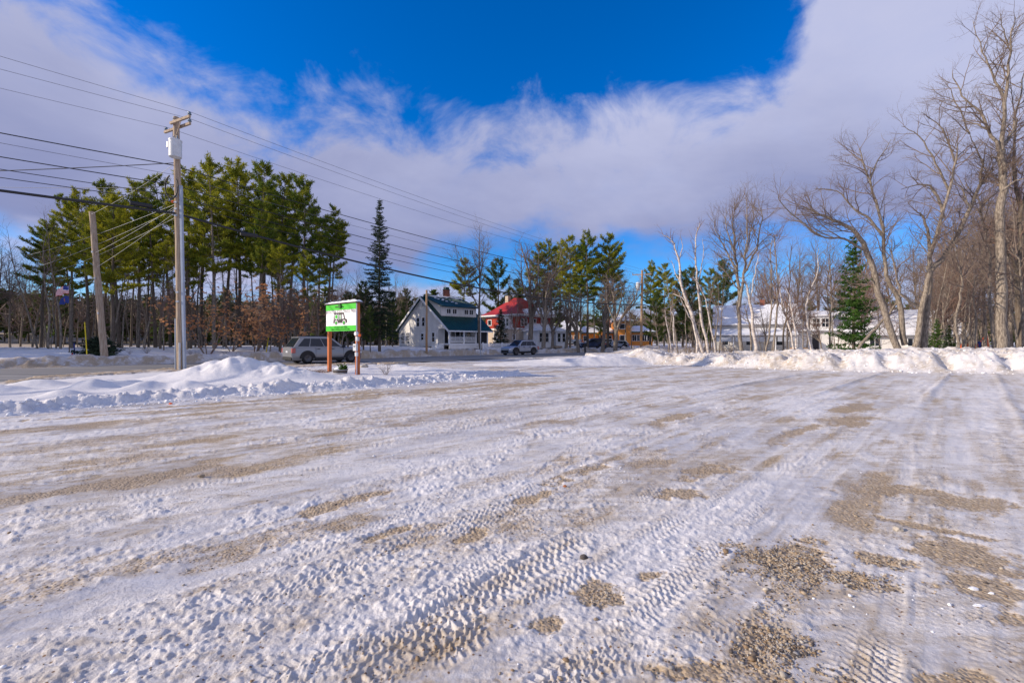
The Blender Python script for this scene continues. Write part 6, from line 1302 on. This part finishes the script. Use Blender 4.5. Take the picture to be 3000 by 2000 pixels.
# ================================================================ CARS
def car(name, label, paint, L=4.9, Wd=1.95, Ht=1.72, bonnet=.27, rear_slope=.10, clad=True, pickup=False, rear=True, wheel_r=.37, cat='car', plate=True):
    """local x forward, origin at ground centre"""
    e = empty(name, label=label, cat=cat); g = .24; belt = Ht * .60; hood = Ht * .575
    xs = np.array([-.5, -.485, -.44, -.33, -.2, -.05, .08, .17, .26, .36, .45, .488, .5]) * L
    nz = len(xs); half = np.array([.82, .90, .96, 1, 1, 1, 1, 1, 1, .98, .93, .84, .74]) * Wd / 2
    beltz = np.array([.58, .60, .60, .60, .60, .60, .595, .59, .58, .56, .52, .46, .40]) * Ht
    rx = [-.455, -.36, -.15, .05, .10]; 
    if pickup: rx = [-.10, -.09, 0.0, .10, .14]
    rows = []
    for i in range(nz):
        w = half[i]; b_ = beltz[i]; bot = g + (.10 if i in (0, nz - 1) else 0)
        ring = [(-w * .90, bot), (-w * .985, bot + .14), (-w, g + .30), (-w * .99, b_ * .82), (-w * .95, b_ - .03), (-w * .90, b_), (-w * .5, b_ + .035), (0, b_ + .045)]
        ring += [(-a, c) for a, c in reversed(ring[:-1])]; rows.append([(xs[i], a, c) for a, c in ring])
    b = MB(); m = len(rows[0]); pts = [p for r in rows for p in r]; F = [(i * m + j, (i + 1) * m + j, (i + 1) * m + j + 1, i * m + j + 1) for i in range(nz - 1) for j in range(m - 1)]
    F += [(i * m + m - 1, (i + 1) * m + m - 1, (i + 1) * m, i * m) for i in range(nz - 1)] + [tuple(range(m - 1, -1, -1)), tuple(range((nz - 1) * m, nz * m))]
    b.poly(pts, F); bo = b.build('body', paint, e, smooth=True); bo.data.set_sharp_from_angle(angle=R(35)); body = bo
    # cabin: lower ring at belt, roof ring, glass panels set proud
    hw = Wd / 2 * .90; rw = Wd / 2 * .72; x_r0, x_r1 = -.475 * L, (.235 - (0 if not pickup else .03)) * L; t0, t1 = (-.475 + rear_slope) * L, .045 * L
    if pickup: x_r0, t0 = -.10 * L, -.085 * L
    zb, zr = belt + .0, Ht
    P = [(x_r0, -hw, zb), (x_r1, -hw * .96, zb - .02), (x_r1, hw * .96, zb - .02), (x_r0, hw, zb), (t0, -rw, zr - .06), (t0 + .35, -rw, zr), (t1 - .5, -rw, zr), (t1, -rw * .97, zr - .05), (t1, rw * .97, zr - .05), (t1 - .5, rw, zr), (t0 + .35, rw, zr), (t0, rw, zr - .06)]
    b = MB(); b.poly(P, [(0, 1, 7, 6, 5, 4), (3, 11, 10, 9, 8, 2), (0, 4, 11, 3), (1, 2, 8, 7), (4, 5, 10, 11), (5, 6, 9, 10), (6, 7, 8, 9)]); b.build('cabin', paint, e, bevel=.03)
    def lerp(a, c, t): return tuple(a[i] + (c[i] - a[i]) * t for i in range(3))
    def pane(nm, q, m='glass', off=.012):
        q = [Vector(v) for v in q]; n = (q[1] - q[0]).cross(q[2] - q[0]).normalized(); c = sum(q, Vector()) / len(q)
        if n.dot(c - Vector((0, 0, belt))) < 0: n = -n
        b = MB(); k = len(q); b.poly([v + n * off for v in q] + [v - n * .03 for v in q], [tuple(range(k)), tuple(range(2 * k - 1, k - 1, -1))] + [(i, k + i, k + (i + 1) % k, (i + 1) % k) for i in range(k)]); return b.build(nm, m, e)
    for s in (0, 1):
        A0, A1, T0, T1 = (P[0], P[1], (t0 + .12, -rw, zr - .05), (t1, -rw, zr - .06)) if s == 0 else (P[3], P[2], (t0 + .12, rw, zr - .05), (t1, rw, zr - .06))
        def sp(u, v):
            lo_ = lerp(A0, A1, u); hi_ = lerp(T0, T1, u); return lerp(lo_, hi_, v)
        cuts = [(.06, .28), (.30, .58), (.60, .93)] if not pickup else [(.08, .48), (.52, .93)]
        for u0, u1 in cuts: pane('side_window', [sp(u0, .10), sp(u1, .08), sp(min(u1, .985), .86), sp(u0 + (.03 if u0 < .1 else 0), .86)])
    pane('windscreen', [lerp(P[1], P[2], .06), lerp(P[1], P[2], .94), lerp(P[7], P[8], .93), lerp(P[7], P[8], .07)], off=.02)
    pane('rear_window', [lerp(P[0], P[3], .08), lerp(P[0], P[3], .92), lerp(lerp(P[4], P[11], .90), lerp(P[0], P[3], .92), .12), lerp(lerp(P[4], P[11], .10), lerp(P[0], P[3], .08), .12)], off=.02)
    for sx in (-.30, .315):
        for sy in (-1, 1):
            y = sy * (Wd / 2 - .10); wx = sx * L
            b = MB(); prof = [(.12, -.11), (wheel_r - .03, -.115), (wheel_r, -.08), (wheel_r, .08), (wheel_r - .03, .115), (.12, .11)]; b.lathe(prof, n=22); me = b.me('tyre', smooth=True); me.transform(Matrix.Rotation(R(90), 4, 'X')); w = empty_part('wheel', e, (wx, y, wheel_r)); link_mesh('tyre', me, 'rubber', w)
            b = MB(); b.lathe([(.02, -.05), (wheel_r * .66, -.02), (wheel_r * .68, .02), (wheel_r * .62, .05), (.02, .03)], n=18); 
            for k in range(5): a = k * 2 * math.pi / 5; b.beam((.03 * math.cos(a), .03 * math.sin(a), .02 * 1), (wheel_r * .6 * math.cos(a), wheel_r * .6 * math.sin(a), .06), .07, .05)
            me = b.me('rim'); me.transform(Matrix.Rotation(R(90 if sy < 0 else -90), 4, 'X')); o = link_mesh('rim', me, 'alloy', w); o.location = (0, sy * .085, 0)
            n = 12; R1, R0 = wheel_r + .16, wheel_r + .03; b = MB(); q = [(wx + R1 * math.cos(math.pi * k / n), wheel_r + R1 * math.sin(math.pi * k / n)) for k in range(n + 1)]; q = [(a, max(c, g + .02)) for a, c in q] + [(wx - R1, g + .02), (wx + R1, g + .02)][:0]
            yy = sy * (Wd / 2 * 1.0 - .06); b.prism([(a, c) for a, c in q], sy * .075, 'y', yy); b.build('wheel_arch', 'plastic_black', e)
    b = MB(); b.b2((-L * .20, -Wd / 2 - .008, g - .02), (L * .21, -Wd / 2 + .1, g + .16)); b.b2((-L * .20, Wd / 2 - .1, g - .02), (L * .21, Wd / 2 + .008, g + .16)); b.build('sill_trim', 'plastic_black', e)
    b = MB(); b.b2((-L / 2 + .15, -Wd / 2 * .8, g - .06), (L / 2 - .15, Wd / 2 * .8, g + .1)); b.build('underbody', 'plastic_black', e)
    for s in (-1, 1):
        b = MB(); b.b2((-L / 2 - .012, s * Wd / 2 * .80, belt - .38), (-L / 2 + .22, s * Wd / 2 * .965, belt - .06)); b.build('tail_light', 'tail_red', e, bevel=.02)
        b = MB(); b.b2((L / 2 - .24, s * Wd / 2 * .62, beltz[-2] - .20), (L / 2 + .008, s * Wd / 2 * .86, beltz[-2] - .07)); b.build('headlight', 'lamp_clear', e, bevel=.02)
        b = MB(); b.b2((.185 * L, s * (Wd / 2 - .06), belt - .02), (.215 * L + .06, s * (Wd / 2 + .13), belt + .14)); b.build('wing_mirror', 'plastic_black' if clad else paint, e, bevel=.03)
        for dx in (-.17, .03): b = MB(); b.b2((dx * L, s * (Wd / 2 - .01), belt - .13), (dx * L + .2, s * (Wd / 2 + .022), belt - .09)); b.build('door_handle', 'plastic_black', e)
        for dx in (-.19, .015, .205): b = MB(); b.b2((dx * L, s * (Wd / 2 - .02), g + .18), (dx * L + .012, s * (Wd / 2 + .003), belt - .03)); b.build('door_seam', 'plastic_black', e)
        if not pickup: b = MB(); b.beam((t0 + .3, s * (rw - .06), zr + .05), (t1 - .35, s * (rw - .06), zr + .05), .04, .035); b.build('roof_rail', 'plastic_black', e)
    b = MB(); b.b2((-L / 2 - .02, -Wd * .40, g + .02), (-L / 2 + .14, Wd * .40, g + .24)); b.build('rear_bumper', 'plastic_black' if clad else paint, e, bevel=.02)
    b = MB(); b.b2((L / 2 - .06, -Wd * .30, g + .06), (L / 2 + .022, Wd * .30, g + .30)); b.build('grille', 'plastic_black', e)
    b = MB(); b.b2((-L / 2 - .018, -.16, belt - .36), (-L / 2 + .05, .16, belt - .24)); b.build('number_plate', 'lamp_clear', e)
    if not pickup: b = MB(); b.b2((t0 - .12, -rw * .92, zr - .085), (t0 + .15, rw * .92, zr - .045)); b.build('rear_spoiler', paint, e)
    return e
def empty_part(name, parent, loc):
    o = bpy.data.objects.new(name, None); C.objects.link(o); o.parent = parent; o.location = loc; o.empty_display_size = .1; return o
c1 = car('parked_car', 'large warm grey family car seen from behind on the road, partly hidden by the sign', 'car_grey', 5.0, 1.97, 1.86); c1.name = 'car'
c1.location = (-13.5, 32.6, .09); c1.rotation_euler = (0, 0, R(46))
c2 = car('car', 'silver blue car driving towards the camera on the road by the picket fence', 'car_silver', 4.6, 1.85, 1.66, clad=False); c2.location = (at(1522, 51.5), 51.5, .09); c2.rotation_euler = (0, 0, R(225))
c3 = car('car', 'dark navy car parked before the entrance of the orange building', 'car_navy', 4.6, 1.85, 1.72, clad=False); c3.location = (at(1733, 78), 78, H(at(1733, 78), 78)); c3.rotation_euler = (0, 0, R(190))
c4 = car('car', 'pale silver car parked right of the navy one under the roadside trees', 'car_silver', 4.7, 1.85, 1.45, clad=False); c4.location = (at(1802, 80), 80, H(at(1802, 80), 80)); c4.rotation_euler = (0, 0, R(185))
c5 = car('pickup_truck', 'white pickup truck parked at the left end of the orange building', 'car_white', 5.6, 1.95, 1.8, clad=False, pickup=True, cat='pickup truck'); c5.location = (at(1660, 84), 84, H(at(1660, 84), 84)); c5.rotation_euler = (0, 0, R(178))
c6 = car('car', 'white car glimpsed between tree trunks before the orange building', 'car_white', 4.4, 1.8, 1.5, clad=False); c6.location = (at(1765, 84), 84, H(at(1765, 84), 84)); c6.rotation_euler = (0, 0, R(200))
# things behind the bank at the right
def crate(px, D, w, m, label):
    x = at(px, D); e = empty('crate', (x, D, H(x, D)), R(-6), label, 'crate')
    hh = (1000 - 1022) / F0 * D + 1.6 + .12 - H(x, D)
    b = MB(); b.b2((-w / 2, -.25, 0), (w / 2, .25, hh)); b.build('box', m, e, bevel=.02); 
    for z in (.2, .5): b = MB(); b.b2((-w / 2 - .01, -.27, hh - z), (w / 2 + .01, -.252, hh - z + .05)); b.build('batten', m, e)
crate(2324, 40, .48, 'pole_orange', 'left orange box showing above the bank by the white house door'); crate(2340, 40, .46, 'metal_grey', 'grey box between two orange boxes above the bank'); crate(2356, 40, .48, 'pole_orange', 'right orange box showing above the bank by the white house door')
def red_vehicle():
    D = 46; x = at(2842, D); zg = H(x, D); e = empty('tractor', (x, D, zg + .12), R(10), 'small orange-red tractor half hidden behind the bank at the right', 'tractor')
    b = MB(); b.b2((-.9, -.4, .45), (.5, .4, 1.0)); b.build('body', 'orange', e, bevel=.08); b = MB(); b.b2((.5, -.35, .6), (.9, .35, 1.2)); b.build('engine_hood', 'blue_flag', e, bevel=.05)
    for sx, r in ((-.6, .38), (.6, .30)):
        for sy in (-1, 1): b = MB(); b.cyl((sx, sy * .42, r), (sx, sy * .6, r), r, n=16); b.build('wheel', 'rubber', e)
    b = MB(); b.beam((2.2, 0, .3), (2.0, 0, 1.9), .3, .10); b.beam((2.0, 0, 1.9), (1.2, 0, 1.0), .06, .1); b.build('loader_arm', 'orange', e); b = MB(); b.b2((-.2, -.25, 1.0), (.2, .25, 1.18)); b.build('seat', 'plastic_black', e)
red_vehicle()
def bicycle():
    D = 42; x = at(2290, D); zg = (1000 - 1033) / F0 * D + 1.6 - .35; e = empty('bicycle', (x, D, zg), R(5), 'bicycle leaning by the porch of the white house behind the bank', 'bicycle')
    for dx in (0, 1.0):
        tb = Tubes(); t = np.linspace(0, 2 * math.pi, 25); tb.add(np.stack([dx + .33 * np.cos(t), 0 * t, .33 + .33 * np.sin(t)], 1), np.full(25, .02), 5); w = link_mesh('wheel', tb.mesh('wheel'), 'rubber', e)
    b = MB(); 
    for p, q in (((0, 0, .33), (.38, 0, .35)), ((.38, 0, .35), (.82, 0, .75)), ((.82, 0, .75), (.28, 0, .78)), ((.28, 0, .78), (.38, 0, .35)), ((0, 0, .33), (.28, 0, .78)), ((.8, 0, .9), (1.0, 0, .33))): b.cyl(p, q, .018, n=6)
    b.build('frame', 'metal_grey', e); b = MB(); b.b2((.2, -.06, .86), (.4, .06, .9)); b.build('saddle', 'rubber', e); b = MB(); b.cyl((.8, -.25, .95), (.8, .25, .95), .015, n=6); b.build('handlebar', 'metal_grey', e)
bicycle()
# person standing near the white pickup
def person():
    D = 80; x = at(1644, D); zg = H(x, D); e = empty('person', (x, D, zg), R(20), 'person in a pale coat and dark trousers standing beside the white pickup', 'person')
    me = bpy.data.meshes.new('body'); vs_ = [(0, 0, .95), (0, 0, 1.15), (0, 0, 1.40), (0, 0, 1.52), (0, 0, 1.66), (-.09, 0, .88), (-.11, .02, .48), (-.11, 0, .06), (-.11, -.12, .03), (.09, 0, .88), (.12, -.02, .48), (.12, .02, .06), (.12, -.12, .03), (-.20, 0, 1.40), (-.25, .02, 1.12), (-.22, -.08, .88), (.20, 0, 1.40), (.25, .02, 1.12), (.20, -.12, .90)]
    rad = [.15, .14, .15, .06, .10, .10, .07, .05, .04, .10, .07, .05, .04, .07, .05, .035, .07, .05, .035]; ed = [(0, 1), (1, 2), (2, 3), (3, 4), (0, 5), (5, 6), (6, 7), (7, 8), (0, 9), (9, 10), (10, 11), (11, 12), (2, 13), (13, 14), (14, 15), (2, 16), (16, 17), (17, 18)]
    me.from_pydata(vs_, ed, []); o = bpy.data.objects.new('body', me); C.objects.link(o); o.parent = e; md = o.modifiers.new('skin', 'SKIN')
    for v, r in zip(me.skin_vertices[0].data, rad): v.radius = (r, r * .8)
    me.skin_vertices[0].data[0].use_root = True; o.modifiers.new('sub', 'SUBSURF').levels = 1; o.modifiers['sub'].render_levels = 1; me.materials.append(M['coat'])
    b = MB(); b.lathe([(.02, .14), (.08, .12), (.105, .04), (.10, -.04), (.05, -.08)], (0, .02, 1.67), 12); b.build('hair', 'bark_dark', e, smooth=True)
    b = MB(); b.lathe([(.17, .5), (.165, .95), (.14, .97)], n=12); b.build('trousers', 'dark', e, smooth=True)
person()
